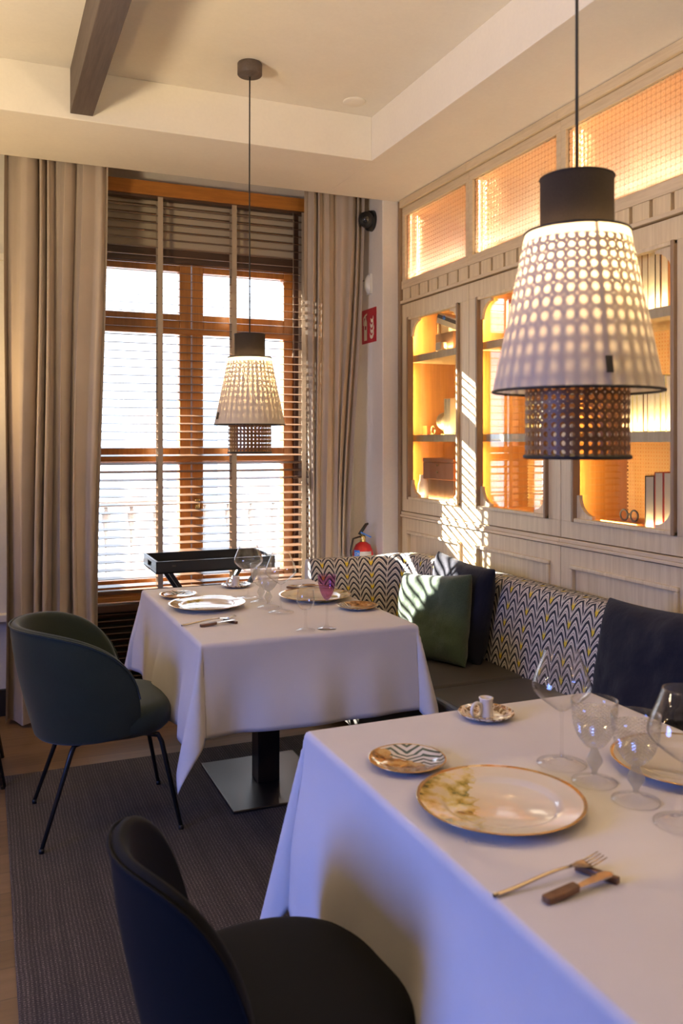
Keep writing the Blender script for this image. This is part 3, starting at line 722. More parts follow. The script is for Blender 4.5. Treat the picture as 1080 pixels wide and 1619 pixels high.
# unit 2 (y 3.11-3.88)
t = thing('emblem_box', 'pale yellow box with a black floral emblem on the middle shelf', 'box', (2.52, 3.47, zM), 0)
MB().box((0, -0.20, 0), (0.05, 0.15, 0.27)).build('box_body', 'yellow', t, bevel=0.003)
b = MB(); random.seed(4)
for k in range(90):
    a = random.uniform(0, 2*PI); r = abs(random.gauss(0, 0.028)); yy = 0.03+r*math.cos(a)*1.1+0.3*r*math.sin(a); zz = 0.165+r*math.sin(a)*1.3
    s_ = random.uniform(0.0022, 0.005); b.cbox((-0.0008, yy, zz), (0.0016, s_, s_*0.6), Matrix.Rotation(a, 3, 'X'))
for k in range(26): b.box((-0.0012, -0.19+k*0.013, 0.012), (0, -0.184+k*0.013, 0.026))
b.build('emblem', 'blackbook', t)
o = MB().lathe([(0, 0), (0.045, 0), (0.052, 0.01), (0.072, 0.045), (0.074, 0.075), (0.060, 0.12), (0.034, 0.15), (0.016, 0.16), (0.010, 0.175), (0, 0.178)], 32).build('black_vase', 'glazeblack'); o.location = (2.45, 3.245, zB)
tag(o, 'round glossy black vase at the bottom of the middle cabinet', 'vase')
def bookrow(y0, ys, z, hs, covers, labels, group, x=2.42, dp=0.17, th=0.03):
    y = y0
    for k, (w, hh, cv, lb) in enumerate(zip(ys, hs, covers, labels)):
        book(lb, x, y-w/2, z, w, hh, dp, cv, group); y -= w+0.002
bookrow(3.80, [0.03, 0.028, 0.034], zT, [0.22, 0.20, 0.23], ['redbook', 'brown', 'blackbook'], ['red book leftmost on the middle cabinet\'s top shelf', 'brown book beside the red one on the top shelf', 'black book third from left on the middle cabinet\'s top shelf'], 'books on the middle cabinet top shelf', x=2.52)
# unit 3 (y 2.34-3.10)
tops = ['cream', 'brown', 'blackbook', 'cream', 'brown', 'cream', 'blackbook', 'brown']
ords = ['leftmost', 'second', 'third', 'fourth', 'fifth', 'sixth', 'seventh', 'eighth', 'ninth', 'tenth', 'eleventh', 'twelfth', 'rightmost']
bookrow(2.86, [0.040, 0.036, 0.032, 0.038, 0.036, 0.034, 0.030, 0.040], zT, [0.25, 0.25, 0.245, 0.25, 0.25, 0.25, 0.24, 0.25], tops,
        ['%s %s book from the left on the highest shelf of the rightmost cabinet' % (ords[k], {'cream': 'cream', 'brown': 'brown', 'blackbook': 'black'}[tops[k]]) for k in range(8)], 'books on the highest shelf of the rightmost cabinet', x=2.44)
ml = ['cream', 'cream', 'yellow', 'cream', 'brown', 'cream', 'cream', 'yellow', 'cream', 'brown', 'cream']
bookrow(2.82, [0.030, 0.026, 0.028, 0.030, 0.026, 0.034, 0.028, 0.030, 0.026, 0.03, 0.03], zM, [0.22, 0.218, 0.225, 0.22, 0.215, 0.222, 0.22, 0.224, 0.218, 0.22, 0.22], ml,
        ['%s %s book from the left on the middle shelf of the rightmost cabinet' % (ords[k], {'cream': 'cream', 'brown': 'brown', 'yellow': 'yellow'}[ml[k]]) for k in range(11)], 'books on the middle shelf of the rightmost cabinet', x=2.44)
bookrow(2.665, [0.050, 0.046, 0.046, 0.040, 0.04], zB, [0.215, 0.232, 0.234, 0.26, 0.25], ['blackbook', 'redbook', 'redbook', 'redbook', 'brown'],
        ['black covered book leftmost on the bottom shelf of the rightmost cabinet', 'red book just right of the black one on the bottom shelf', 'red book third from left on the bottom shelf', 'tall red book half hidden by the door frame', 'brown book at the right end of the bottom shelf'], 'books at the bottom of the rightmost cabinet', x=2.42)
o = MB().box((-0.09, -0.10, 0), (0.09, 0.12, 0.022)).build('orange_folder', 'orangebox', bevel=0.003); o.location = (2.50, 2.80, zB); tag(o, 'flat orange book lying beside the upright red books', 'book')
b = MB()
for y in (-0.03, 0.03): b.tube([(0, y+0.022*math.cos(2*PI*k/20), 0.024+0.022*math.sin(2*PI*k/20)) for k in range(20)], 0.004, 6, closed=True)
b.tube([(0, -0.008, 0.03), (0, 0.008, 0.03)], 0.003, 6); o = b.build('spectacles', 'blackbook'); o.location = (2.46, 2.80, zB+0.022); tag(o, 'pair of round dark spectacles on the flat orange book', 'spectacles')
# orange pyramid in transom 1
o = MB().prism([(-0.17, 0), (0.17, 0), (-0.02, 0.30)], lambda u, v, d: (d, u, v), -0.05, 0.05).build('paper_pyramid', 'orange'); o.location = (2.52, 4.30, 2.40); tag(o, 'orange pointed shape blurred behind the leftmost reeded glass pane', 'ornament')

# ================================================================ SOFA
sf = thing('banquette_sofa', 'corner banquette with chevron patterned back and dark leather seat', 'sofa', (2.1, 2.3, 0))
def sofa_back():
    prof = [(0.0, 0.40), (0.015, 0.50), (0.035, 0.62), (0.055, 0.74), (0.066, 0.790), (0.080, 0.812), (0.105, 0.820), (0.15, 0.820), (0.20, 0.812), (0.215, 0.79), (0.218, 0.70), (0.218, 0.10)]
    path = []  # (x,y,nx,ny,wf,s)
    for k in range(15): path.append((1.64+(1.98-1.64)*k/14, 4.33, 0, 1))
    cx, cy, r = 1.98, 4.20, 0.13
    for k in range(1, 13):
        a = PI/2*(1-k/12); path.append((cx+r*math.cos(a), cy+r*math.sin(a), math.cos(a), math.sin(a)))
    y = 4.20
    while y > 0.2: y -= 0.03; path.append((2.11, y, 1, 0))
    rows, uvs = [], []; s = 0; prev = None
    pl = [0]
    for a, b2 in zip(prof, prof[1:]): pl.append(pl[-1]+math.hypot(b2[0]-a[0], b2[1]-a[1]))
    for x, y, nx, ny in path:
        if prev: s += math.hypot(x-prev[0], y-prev[1])
        prev = (x, y); wf = 0.55*ny*ny+1.05*(1-ny*ny)
        dip = 0
        if nx == 1:
            q = ((4.2-y) % 0.52)/0.52; dip = 0.012*math.exp(-((q-0.5)/0.018)**2) if y > 0.3 else 0
        row = []
        for k, (o, z) in enumerate(prof):
            bow = 0.012*math.sin(min(1, (z-0.4)/0.4)*PI) if k < 5 else 0
            oo = (o*wf)-bow+dip*(1 if k < 8 else 0)
            row.append((x+nx*oo-2.1, y+ny*oo-2.3, z-(0.02*ny*ny if z > 0.7 else 0)))
        rows.append(row); uvs.append([(s, v) for v in pl])
    b = MB(); b.grid(rows, uvs)
    b.face([b.bm.verts[i] for i in range(0)]) if 0 else None
    b.bm.verts.ensure_lookup_table(); m = len(prof)
    b.face([b.bm.verts[i] for i in range(m)])
    return b
sofa_back().build('backrest', 'chevron', sf)
for y0, y1 in ((3.05, 4.33), (2.0, 3.045), (0.95, 1.995), (0.2, 0.945)):
    b = MB(); n = 10
    b.box((1.62-2.1, y0+0.002-2.3, 0.35), (2.13-2.1, y1-2.3, 0.45)); b.build('seat_cushion', 'leather', sf, bevel=0.022, seg=4)
MB().box((1.66-2.1, 0.2-2.3, 0.05), (2.12-2.1, 4.32-2.3, 0.35)).build('base', 'leather', sf, bevel=0.005)

def cushion(name, label, mat, w, h, th, loc, rot, seed, group=None):
    N = 26; b = MB(); random.seed(seed); off = Vector((seed*3.1, seed*1.7, 0))
    for sgn in (1, -1):
        rows = []
        for i in range(N+1):
            row = []
            for j in range(N+1):
                u = -1+2*i/N; v = -1+2*j/N
                prof = ((1-u**4)*(1-v**4))**0.55
                pin = 1-0.07*(1-abs(v)**2)*abs(u)**3; pv = 1-0.07*(1-abs(u)**2)*abs(v)**3
                n = noise.fractal(Vector((u*1.6, v*1.6, sgn))+off, 1.0, 2.0, 3)*0.022
                row.append((u*w/2*pin, v*h/2*pv, sgn*(th/2*prof)+n*prof))
            rows.append(row)
        b.grid(rows)
    bmesh.ops.remove_doubles(b.bm, verts=b.bm.verts, dist=0.0012)
    o = b.build(name, mat); o.location = loc; o.rotation_euler = rot; o.modifiers.new('sub', 'SUBSURF').levels = 1
    tag(o, label, 'cushion', group); return o
# local X -> along world -Y (width), local Y -> up, local Z -> facing -X
def cush_rot(lean, spin, yaw):
    m = Matrix((( 0, 0, -1), (-1, 0, 0), (0, 1, 0)))      # columns: X->(0,-1,0), Y->(0,0,1), Z->(-1,0,0)
    m = m @ Matrix.Rotation(spin, 3, 'Z')
    m = Matrix.Rotation(lean, 3, 'Y') @ m
    m = Matrix.Rotation(yaw, 3, 'Z') @ m
    return m.to_euler()
cushion('cushion', 'dark navy cushion behind the green one in the sofa corner', 'navycush', 0.54, 0.46, 0.13, (2.075, 3.53, 0.665), cush_rot(0.16, -0.04, 0.0), 2)
cushion('cushion', 'green plush cushion lit by sun stripes in the sofa corner', 'greencush', 0.47, 0.42, 0.15, (1.925, 3.50, 0.630), cush_rot(0.20, 0.10, 0.24), 5)
cushion('cushion', 'large navy cushion at the right edge of the picture', 'navycush', 0.56, 0.52, 0.17, (1.98, 2.12, 0.67), cush_rot(0.26, 0.05, 0.05), 9)

# ================================================================ TABLES
def dining_table(label, x0, x1, y0, y1):
    cx, cy = (x0+x1)/2, (y0+y1)/2; w, l = (x1-x0)/2, (y1-y0)/2
    t = thing('dining_table', label, 'table', (cx, cy, 0.008 if cy > 0 else 0), 0, 'white clothed dining tables')
    MB().box((-w+0.004, -l+0.004, 0.712), (w-0.004, l-0.004, 0.736)).build('tabletop', 'louvre', t, bevel=0.004)
    MB().box((-0.047, -0.047, 0.012), (0.047, 0.047, 0.712)).build('column', 'column', t, bevel=0.003)
    MB().box((-0.215, -0.27, 0), (0.215, 0.27, 0.012)).build('base_plate', 'steel', t, bevel=0.003)
    return t
def tablecloth(label, x0, x1, y0, y1, ol, orr, on, of, seed, cf=0.20, groups=None):
    """overhangs: left, right, near, far"""
    cx, cy = (x0+x1)/2, (y0+y1)/2; w, l = (x1-x0)/2, (y1-y0)/2; st = 0.018
    def axis(a, b_, lo, hi):
        v = []; n0 = max(2, round(lo/st)); n1 = max(2, round((b_-a)/(st*1.6))); n2 = max(2, round(hi/st))
        v += [a-lo+lo*k/n0 for k in range(n0)]; v += [a+(b_-a)*k/n1 for k in range(n1)]; v += [b_+hi*k/n2 for k in range(n2+1)]
        v += [a-0.004, a-0.010, a+0.005, b_-0.005, b_+0.004, b_+0.010]
        return sorted(v)
    xs = axis(-w, w, ol, orr); ys = axis(-l, l, on, of)
    ZT = 0.742
    def pos(u, v):
        px = max(-w, min(w, u)); py = max(-l, min(l, v)); ox, oy = u-px, v-py
        L = math.hypot(ox, oy)
        if L < 1e-9: return (u, v, ZT+0.0006*noise.noise(Vector((u*6, v*6, seed))))
        ax, ay = abs(ox), abs(oy); sx = 1 if (ox > 0) else -1; sy = 1 if (oy > 0) else -1
        lim = 0.004+0.05*L
        th = math.atan2(ay, ax)
        # fold that stands out at the corner, flattening to the sides
        corner = math.sin(2*th)**2 if ax > 1e-9 and ay > 1e-9 else 0
        edge_coord = v if ax >= ay else u
        f = (math.sin(edge_coord*9.0+seed)+0.6*math.sin(edge_coord*17.0+seed*2.3)+0.4*math.sin(edge_coord*31+seed))/2
        rip = sm(0.03, 0.3, L)*(0.024+0.034*f)*(1-corner)
        R = 0.006*sm(0, 0.01, L)+L*(0.045+cf*corner)+rip
        R = min(R, L*0.98)
        # narrow the fan so that the corner reads as one draped fold
        th2 = th if corner == 0 else th + 0.35*math.sin(4*th)*-0.5*sm(0.05, 0.3, L)
        dz = math.sqrt(max(0, L*L-R*R))
        return (px+sx*R*math.cos(th2)*(1 if ax > 0 else 0), py+sy*R*math.sin(th2)*(1 if ay > 0 else 0), ZT-dz)
    pts = [[pos(u, v) for v in ys] for u in xs]
    o = MB().grid(pts).build('tablecloth', 'cloth', solid=0.0022, offset=1)
    o.location = (cx, cy, 0.008)
    # stitched hem
    return tag(o, label, 'tablecloth', 'white linen tablecloths')
T1 = (0.69, 1.515, 2.89, 4.05); T2 = (0.72, 1.55, 0.72, 1.925)
dining_table('dining table on a steel base plate near the window', *T1)
dining_table('dining table in the foreground beside the dark chair', *T2)
tablecloth('white tablecloth draped over the table near the window', *T1, 0.37, 0.24, 0.315, 0.28, 1.3)
tablecloth('white tablecloth draped over the foreground table', *T2, 0.42, 0.24, 0.36, 0.32, 4.1, cf=0.20)
ZT = 0.7525

# ---- tableware prototypes
def add_plate(label, loc, rz=0):
    b = MB().lathe([(0, 0.006), (0.100, 0.006), (0.106, 0.009), (0.112, 0.014), (0.120, 0.0155), (0.150, 0.020), (0.159, 0.0225), (0.160, 0.0215), (0.152, 0.017), (0.12, 0.012), (0.108, 0.0), (0.06, 0.0), (0, 0.0)], 72)
    o = b.build('charger_plate', 'plate'); o.location = loc; o.rotation_euler = (0, 0, rz)
    return tag(o, label, 'plate', 'gold rimmed charger plates')
def add_small(label, loc, rz=0):
    b = MB().lathe([(0, 0.005), (0.052, 0.005), (0.060, 0.009), (0.082, 0.0165), (0.0838, 0.0165), (0.084, 0.015), (0.062, 0.005), (0.05, 0), (0, 0)], 56)
    o = b.build('side_plate', 'smallplate'); o.location = loc; o.rotation_euler = (0, 0, rz)
    return tag(o, label, 'plate', 'patterned side plates')
def candle(label, loc, rz):
    t = thing('candle_holder', label, 'candle holder', loc, rz, 'white chamber candlesticks')
    MB().lathe([(0, 0.004), (0.035, 0.004), (0.055, 0.008), (0.070, 0.015), (0.071, 0.0135), (0.056, 0.004), (0.035, 0), (0, 0)], 40).build('dish', 'saucer', t)
    MB().lathe([(0.0185, 0.004), (0.0165, 0.012), (0.0165, 0.044), (0.0185, 0.047), (0.0185, 0.050), (0.0125, 0.050), (0.0125, 0.03), (0, 0.03)], 28).build('socket', 'porcelain', t)
    b = MB(); b.tube([(-0.033+0.016*math.cos(2*PI*k/24), 0, 0.024+0.017*math.sin(2*PI*k/24)) for k in range(24)], 0.0042, 8, closed=True); b.build('ring_handle', 'porcelain', t)
    return t
def stem_prof(H, rb, bowl, stem_r=0.0035, knob=None):
    """outer profile then inner wall"""
    base = [(rb-0.0025, 0), (rb, 0.0004), (rb, 0.0018), (rb*0.6, 0.0045), (rb*0.2, 0.009), (stem_r*1.3, 0.016)]
    if knob: base += knob
    else: base += [(stem_r, 0.03), (stem_r, bowl[0][1]-0.02), (stem_r*1.3, bowl[0][1]-0.006)]
    outer = bowl
    inner = [(max(0, r-0.0016), z+(0.002 if k == 0 else 0.0)) for k, (r, z) in enumerate(bowl)]
    inner = inner[::-1]; inner[-1] = (0, bowl[0][1]+0.003)
    return base+outer+inner
def smooth_prof(pts, n=5):
    out = []
    P = [pts[0]]+list(pts)+[pts[-1]]
    for i in range(1, len(P)-2):
        p0, p1, p2, p3 = P[i-1:i+3]
        for k in range(n):
            t = k/n
            out.append(tuple(0.5*((2*p1[d])+(-p0[d]+p2[d])*t+(2*p0[d]-5*p1[d]+4*p2[d]-p3[d])*t*t+(-p0[d]+3*p1[d]-3*p2[d]+p3[d])*t**3) for d in (0, 1)))
    out.append(tuple(pts[-1])); return out
def wineglass(label, loc):
    bowl = smooth_prof([(0.004, 0.112), (0.020, 0.122), (0.050, 0.145), (0.0635, 0.165), (0.058, 0.190), (0.045, 0.222), (0.0365, 0.246)])
    o = MB().lathe(stem_prof(0.246, 0.053, bowl, 0.0032), 48).build('wine_glass', 'wine'); o.location = loc
    return tag(o, label, 'glass', 'large clear wine glasses')
def goblet(label, loc):
    t = thing('goblet', label, 'glass', loc, 0, 'cut crystal goblets')
    kn = smooth_prof([(0.006, 0.016), (0.0065, 0.024), (0.015, 0.038), (0.0165, 0.046), (0.009, 0.062), (0.007, 0.068)], 4)
    MB().lathe([(0.043, 0), (0.046, 0.0005), (0.046, 0.0025), (0.028, 0.006), (0.010, 0.012), (0.006, 0.016)], 40).build('foot', 'wine', t)
    MB().lathe(kn+[(0, 0.069)], 24, vscale=1).build('stem', 'cut', t)
    bowl = smooth_prof([(0.006, 0.068), (0.020, 0.076), (0.036, 0.098), (0.044, 0.124), (0.0465, 0.148)], 5)
    MB().lathe(bowl, 48).build('cut_bowl', 'cut', t)
    MB().lathe([(0.0465, 0.148), (0.0472, 0.168), (0.0455, 0.168), (0.0448, 0.148)], 48).build('clear_rim', 'wine', t)
    return t
def cutlery(suffix, loc, rz):
    """fork, small wooden-handled knife and the rest they lie on; local frame x to the right"""
    R = Matrix.Rotation(rz, 3, 'Z')
    def P(x, y, z=0): v = R @ Vector((x, y, z)); return (loc[0]+v.x, loc[1]+v.y, loc[2]+v.z)
    r = MB(); r.box((-0.006, -0.036, 0), (0.006, 0.036, 0.010)); o = r.build('cutlery_rest', 'walnut', bevel=0.0012); o.location = P(0.0, 0.0); o.rotation_euler = (0, 0, rz+0.38)
    tag(o, 'small dark wooden cutlery rest '+suffix, 'cutlery rest', 'wooden cutlery rests')
    f = MB(); q = []
    for k in range(15):
        x = -0.165+0.150*k/14; q.append((x, 0, 0.0025+0.013*sm(-0.165, -0.03, x)))
    f.tube(q, [0.0022+0.0014*math.cos(k/14*PI/2) for k in range(15)], 8)
    # neck and head as a swept strip
    pl = [(-0.016, 0.003, 0.0155), (-0.006, 0.006, 0.014), (0.004, 0.0115, 0.0125), (0.014, 0.0125, 0.0122), (0.020, 0.0125, 0.0127)]
    f.grid([[(x, -w, z), (x, -w*0.4, z-0.0008), (x, w*0.4, z-0.0008), (x, w, z)] for x, w, z in pl]+[]).grid([[(x, -w, z+0.0016), (x, -w*0.4, z+0.0008), (x, w*0.4, z+0.0008), (x, w, z+0.0016)] for x, w, z in pl])
    for k in range(4):
        y = -0.0108+k*0.0072
        f.tube([(0.018, y, 0.0133), (0.032, y, 0.0155), (0.050, y, 0.0205)], [0.0017, 0.0015, 0.0009], 6)
    o = f.build('fork', 'silver', bevel=0); o.location = P(-0.022, 0.018, 0.0015); o.rotation_euler = (0, 0, rz-0.02)
    tag(o, 'champagne coloured fork lying on the rest '+suffix, 'fork', 'forks on the tables')
    t = thing('butter_knife', 'short wooden handled butter knife '+suffix, 'knife', P(-0.0, -0.022, 0.0), rz+0.03, 'wooden handled butter knives')
    h = MB(); pr = [(-0.128, 0.006), (-0.126, 0.0085), (-0.095, 0.0095), (-0.066, 0.0088), (-0.063, 0.007)]
    h.prism([(x, w) for x, w in pr]+[(x, -w) for x, w in pr[::-1]], lambda u, v, d: (u, v, d+0.009*sm(-0.13, 0, u)), 0.0005, 0.0105); h.build('handle', 'walnut', t, bevel=0.002)
    k = MB(); pr = [(-0.066, 0.004), (-0.04, 0.0065), (-0.01, 0.0095), (0.004, 0.0085), (0.010, 0.003)]
    k.prism([(x, w) for x, w in pr]+[(x, -w) for x, w in pr[::-1]], lambda u, v, d: (u, v, d+0.009*sm(-0.13, 0, u)), 0.0040, 0.0055); k.build('blade', 'silver', t)

N_, F_ = 'on the foreground table', 'on the window table'
add_plate('gold rimmed charger plate beside the fork on the foreground table', (0.905, 1.381, ZT), -0.7)
add_plate('gold rimmed charger plate cut by the right frame edge behind the goblets', (1.385, 1.395, ZT), 2.4)
add_plate('gold rimmed charger plate nearest the green chair on the window table', (0.862, 3.52, ZT), -0.7)
add_plate('gold rimmed charger plate on the sofa side of the window table', (1.350, 3.53, ZT), 2.2)
add_small('small green striped plate with brown motif near the foreground charger', (0.841, 1.643, ZT), -0.45)
add_small('small patterned plate at the far left of the window table', (0.800, 3.80, ZT), -0.2)
add_small('small patterned plate at the right edge of the window table', (1.435, 3.255, ZT), 2.4)
candle('white chamber candlestick on a brown saucer, foreground table', (1.170, 1.850, ZT), 0.2)
candle('white chamber candlestick at the window end of the far table', (1.110, 3.96, ZT), 0.2)
wineglass('tall clear wine glass left of the goblets on the foreground table', (1.152, 1.52, ZT))
wineglass('tall clear wine glass cut by the right edge of the picture', (1.175, 1.195, ZT))
wineglass('tall clear wine glass in front of the black tray', (1.083, 3.66, ZT))
wineglass('tall clear wine glass right of the goblets on the window table', (1.115, 3.305, ZT))
goblet('cut crystal goblet beside the tall glass on the foreground table', (1.152, 1.413, ZT))
goblet('cut crystal goblet nearest the camera', (1.166, 1.308, ZT))
goblet('cut crystal goblet in front on the window table', (1.10, 3.425, ZT))
goblet('cut crystal goblet behind the other on the window table', (1.105, 3.545, ZT))
cutlery(N_, (0.905, 1.104, ZT), 0.07)
cutlery('beside the left charger on the window table', (0.872, 3.19, ZT), 0.07)
cutlery('beyond the plates on the window table', (1.34, 3.80, ZT), 0.07+PI)
# small clear glass & purple glass
bowl = smooth_prof([(0.004, 0.074), (0.018, 0.079), (0.030, 0.096), (0.034, 0.116), (0.032, 0.135), (0.0305, 0.148)])
o = MB().lathe(stem_prof(0.148, 0.035, bowl, 0.0045), 40).build('small_wine_glass', 'wine'); o.location = (1.093, 2.955, ZT); tag(o, 'small clear stemmed glass at the near edge of the window table', 'glass')
t = thing('purple_glass', 'stemmed glass with a purple bowl at the near edge of the window table', 'glass', (1.175, 2.95, ZT))
bowl = smooth_prof([(0.003, 0.105), (0.012, 0.112), (0.024, 0.135), (0.032, 0.165), (0.0355, 0.20)])
MB().lathe([(0, 0), (0.036, 0), (0.036, 0.0012), (0.02, 0.004), (0.007, 0.010), (0.0045, 0.02), (0.0045, 0.098), (0.006, 0.104), (0, 0.104)], 36).build('stem', 'wine', t)
MB().lathe(bowl+[(r-0.0015, z) for r, z in bowl[::-1][:-1]]+[(0, 0.118)], 40).build('bowl', 'purple', t)

# ================================================================ CHAIRS
def chair(label, mat, loc, rz, wrap=118, steep=0.48, rs=1.0, shx=0.0):
    t = thing('dining_chair', label, 'chair', loc, rz, 'round backed velvet dining chairs')
    # seat
    rows = []
    NA = 48
    prof = [(0.0, 0.355), (0.80, 0.355), (0.93, 0.362), (1.0, 0.385), (1.02, 0.415), (1.0, 0.442), (0.93, 0.460), (0.80, 0.468), (0.5, 0.472), (0, 0.472)]
    prof = smooth_prof(prof, 3)
    for i in range(NA):
        a = 2*PI*i/NA; ca, sa = math.cos(a), math.sin(a)
        rx = 0.228; ry = 0.240; e = 0.86
        x = math.copysign(abs(ca)**e, ca)*rx; y = math.copysign(abs(sa)**e, sa)*ry
        rows.append([(0.02+x*max(r, 0), y*max(r, 0), z) for r, z in prof])
    b = MB().grid(rows, closed=True); bmesh.ops.remove_doubles(b.bm, verts=b.bm.verts, dist=1e-5); b.build('seat', mat, t)
    # back shell
    NS, NTt = 44, 20; rows = []; outer = []
    TH = math.radians(wrap)
    def sh(s, q, off):
        th = s*TH
        H = 0.415*(1-abs(s)**3.2)**steep
        z = 0.345+0.03*abs(s)**2+H*q
        zz = (z-0.345)/0.43
        rad = 0.222+0.058*math.sin(min(1, zz)*PI*0.5)**1.0+off
        k = 1.0+0.10*zz*(math.cos(th) > 0)*math.cos(th)
        rad *= rs
        return (shx-0.02-rad*math.cos(th)*k, rad*1.02*math.sin(th), z)
    b = MB()
    ring = []
    for i in range(NS+1):
        s = -1+2*i/NS; s = math.copysign(1-(1-abs(s))**1.5, s) if s else 0; s = max(-0.9995, min(0.9995, s))
        out = [sh(s, k/NTt, 0.016) for k in range(NTt+1)]; inn = [sh(s, 1-k/NTt, -0.016) for k in range(NTt+1)]
        tp = Vector(sh(s, 1, 0)); tp.z += 0.014*min(1, (1-abs(s))*8)
        row = out+[tuple(tp)]+inn
        ring.append(row)
    b.grid(ring, closedj=True); b.bm.verts.ensure_lookup_table(); m = len(ring[0])
    b.face([b.bm.verts[k] for k in range(m)]); b.face([b.bm.verts[len(b.bm.verts)-m+k] for k in range(m)])
    b.build('backrest', mat, t, subd=1)
    pip = MB(); pip.tube([Vector(sh(s, 1, 0.017))+Vector((0, 0, 0.002)) for s in [(-0.97+1.94*k/60) for k in range(61)]], 0.0035, 6); pip.build('piping', mat, t)
    for sx in (-1, 1):
        for sy in (-1, 1):
            x0 = 0.17 if sx > 0 else -0.13
            b = MB().tube([(x0*0.55+0.01, sy*0.14, 0.352), (x0, sy*0.175, 0.345), (x0+sx*0.012, sy*0.18, 0.32), (sx*0.245, sy*0.225, 0.010)], [0.010, 0.010, 0.0095, 0.0075], 10)
            lg = b.build('leg', 'black', t)
            MB().cyl((sx*0.245, sy*0.225, 0), (sx*0.245, sy*0.225, 0.016), 0.0095, n=12).build('foot_cap', 'black', lg)
    return t
chair('dark green velvet chair pulled up to the window table', 'green', (0.430, 3.385, 0.008), 0.0)
chair('near black velvet chair cropped in the foreground', 'navychair', (0.47, 1.46, 0.008), 0.04, 64, 0.42, 0.90, 0.035)

# bentwood chair at far left edge
t = thing('bentwood_chair', 'glossy black bentwood chair barely seen at the left picture edge', 'chair', (-0.16, 4.02, 0))
b = MB(); b.tube([(0.20*math.cos(a), 0.16, 0.50+0.38*math.sin(a)) for a in [PI*k/30 for k in range(31)]], 0.014, 10); b.tube([(0.13*math.cos(a), 0.16, 0.50+0.28*math.sin(a)) for a in [PI*k/30 for k in range(31)]], 0.010, 10); b.build('back_hoop', 'blackgloss', t)
b = MB().lathe([(0, 0.445), (0.20, 0.445), (0.21, 0.455), (0.205, 0.475), (0, 0.47)], 40); b.build('seat', 'blackgloss', t)
for sx in (-1, 1):
    for sy in (-1, 1): MB().tube([(sx*0.17, sy*0.15, 0.46), (sx*0.20, sy*0.17, 0.2), (sx*0.235, sy*0.19, 0)], [0.015, 0.013, 0.012], 10).build('leg', 'blackgloss', t)

# ================================================================ TRAY
t = thing('butler_tray', 'black wooden serving tray on folding legs before the window', 'tray', (1.15, 4.66, 0))
W2, D2 = 0.325, 0.19
b = MB(); b.box((-W2, -D2, 0.755), (W2, D2, 0.765)); b.box((-W2, -D2, 0.755), (W2, -D2+0.012, 0.82)); b.box((-W2, D2-0.012, 0.755), (W2, D2, 0.82))
b.build('tray', 'blacksatin', t, bevel=0.002)
for sx in (-1, 1):
    x0, x1 = sorted((sx*W2, sx*(W2-0.012)))
    b = MB(); b.box((x0, -D2+0.012, 0.755), (x1, D2-0.012, 0.775)); b.box((x0, -D2+0.012, 0.803), (x1, D2-0.012, 0.82)); b.box((x0, -D2+0.012, 0.775), (x1, -0.055, 0.803)); b.box((x0, 0.055, 0.775), (x1, D2-0.012, 0.803))
    b.build('end_panel', 'blacksatin', t, bevel=0.001)
for sy in (-1, 1):
    for sx in (-1, 1):
        yy = sy*0.14+0.014*sx
        MB().bar((sx*-0.24, yy, 0.752), (sx*0.26, yy, 0.0), 0.035, 0.020).build('leg', 'blacksatin', t, bevel=0.002)
MB().box((-0.24, -D2-0.0012, 0.790), (-0.222, -D2, 0.797)).build('badge', 'steel', t)

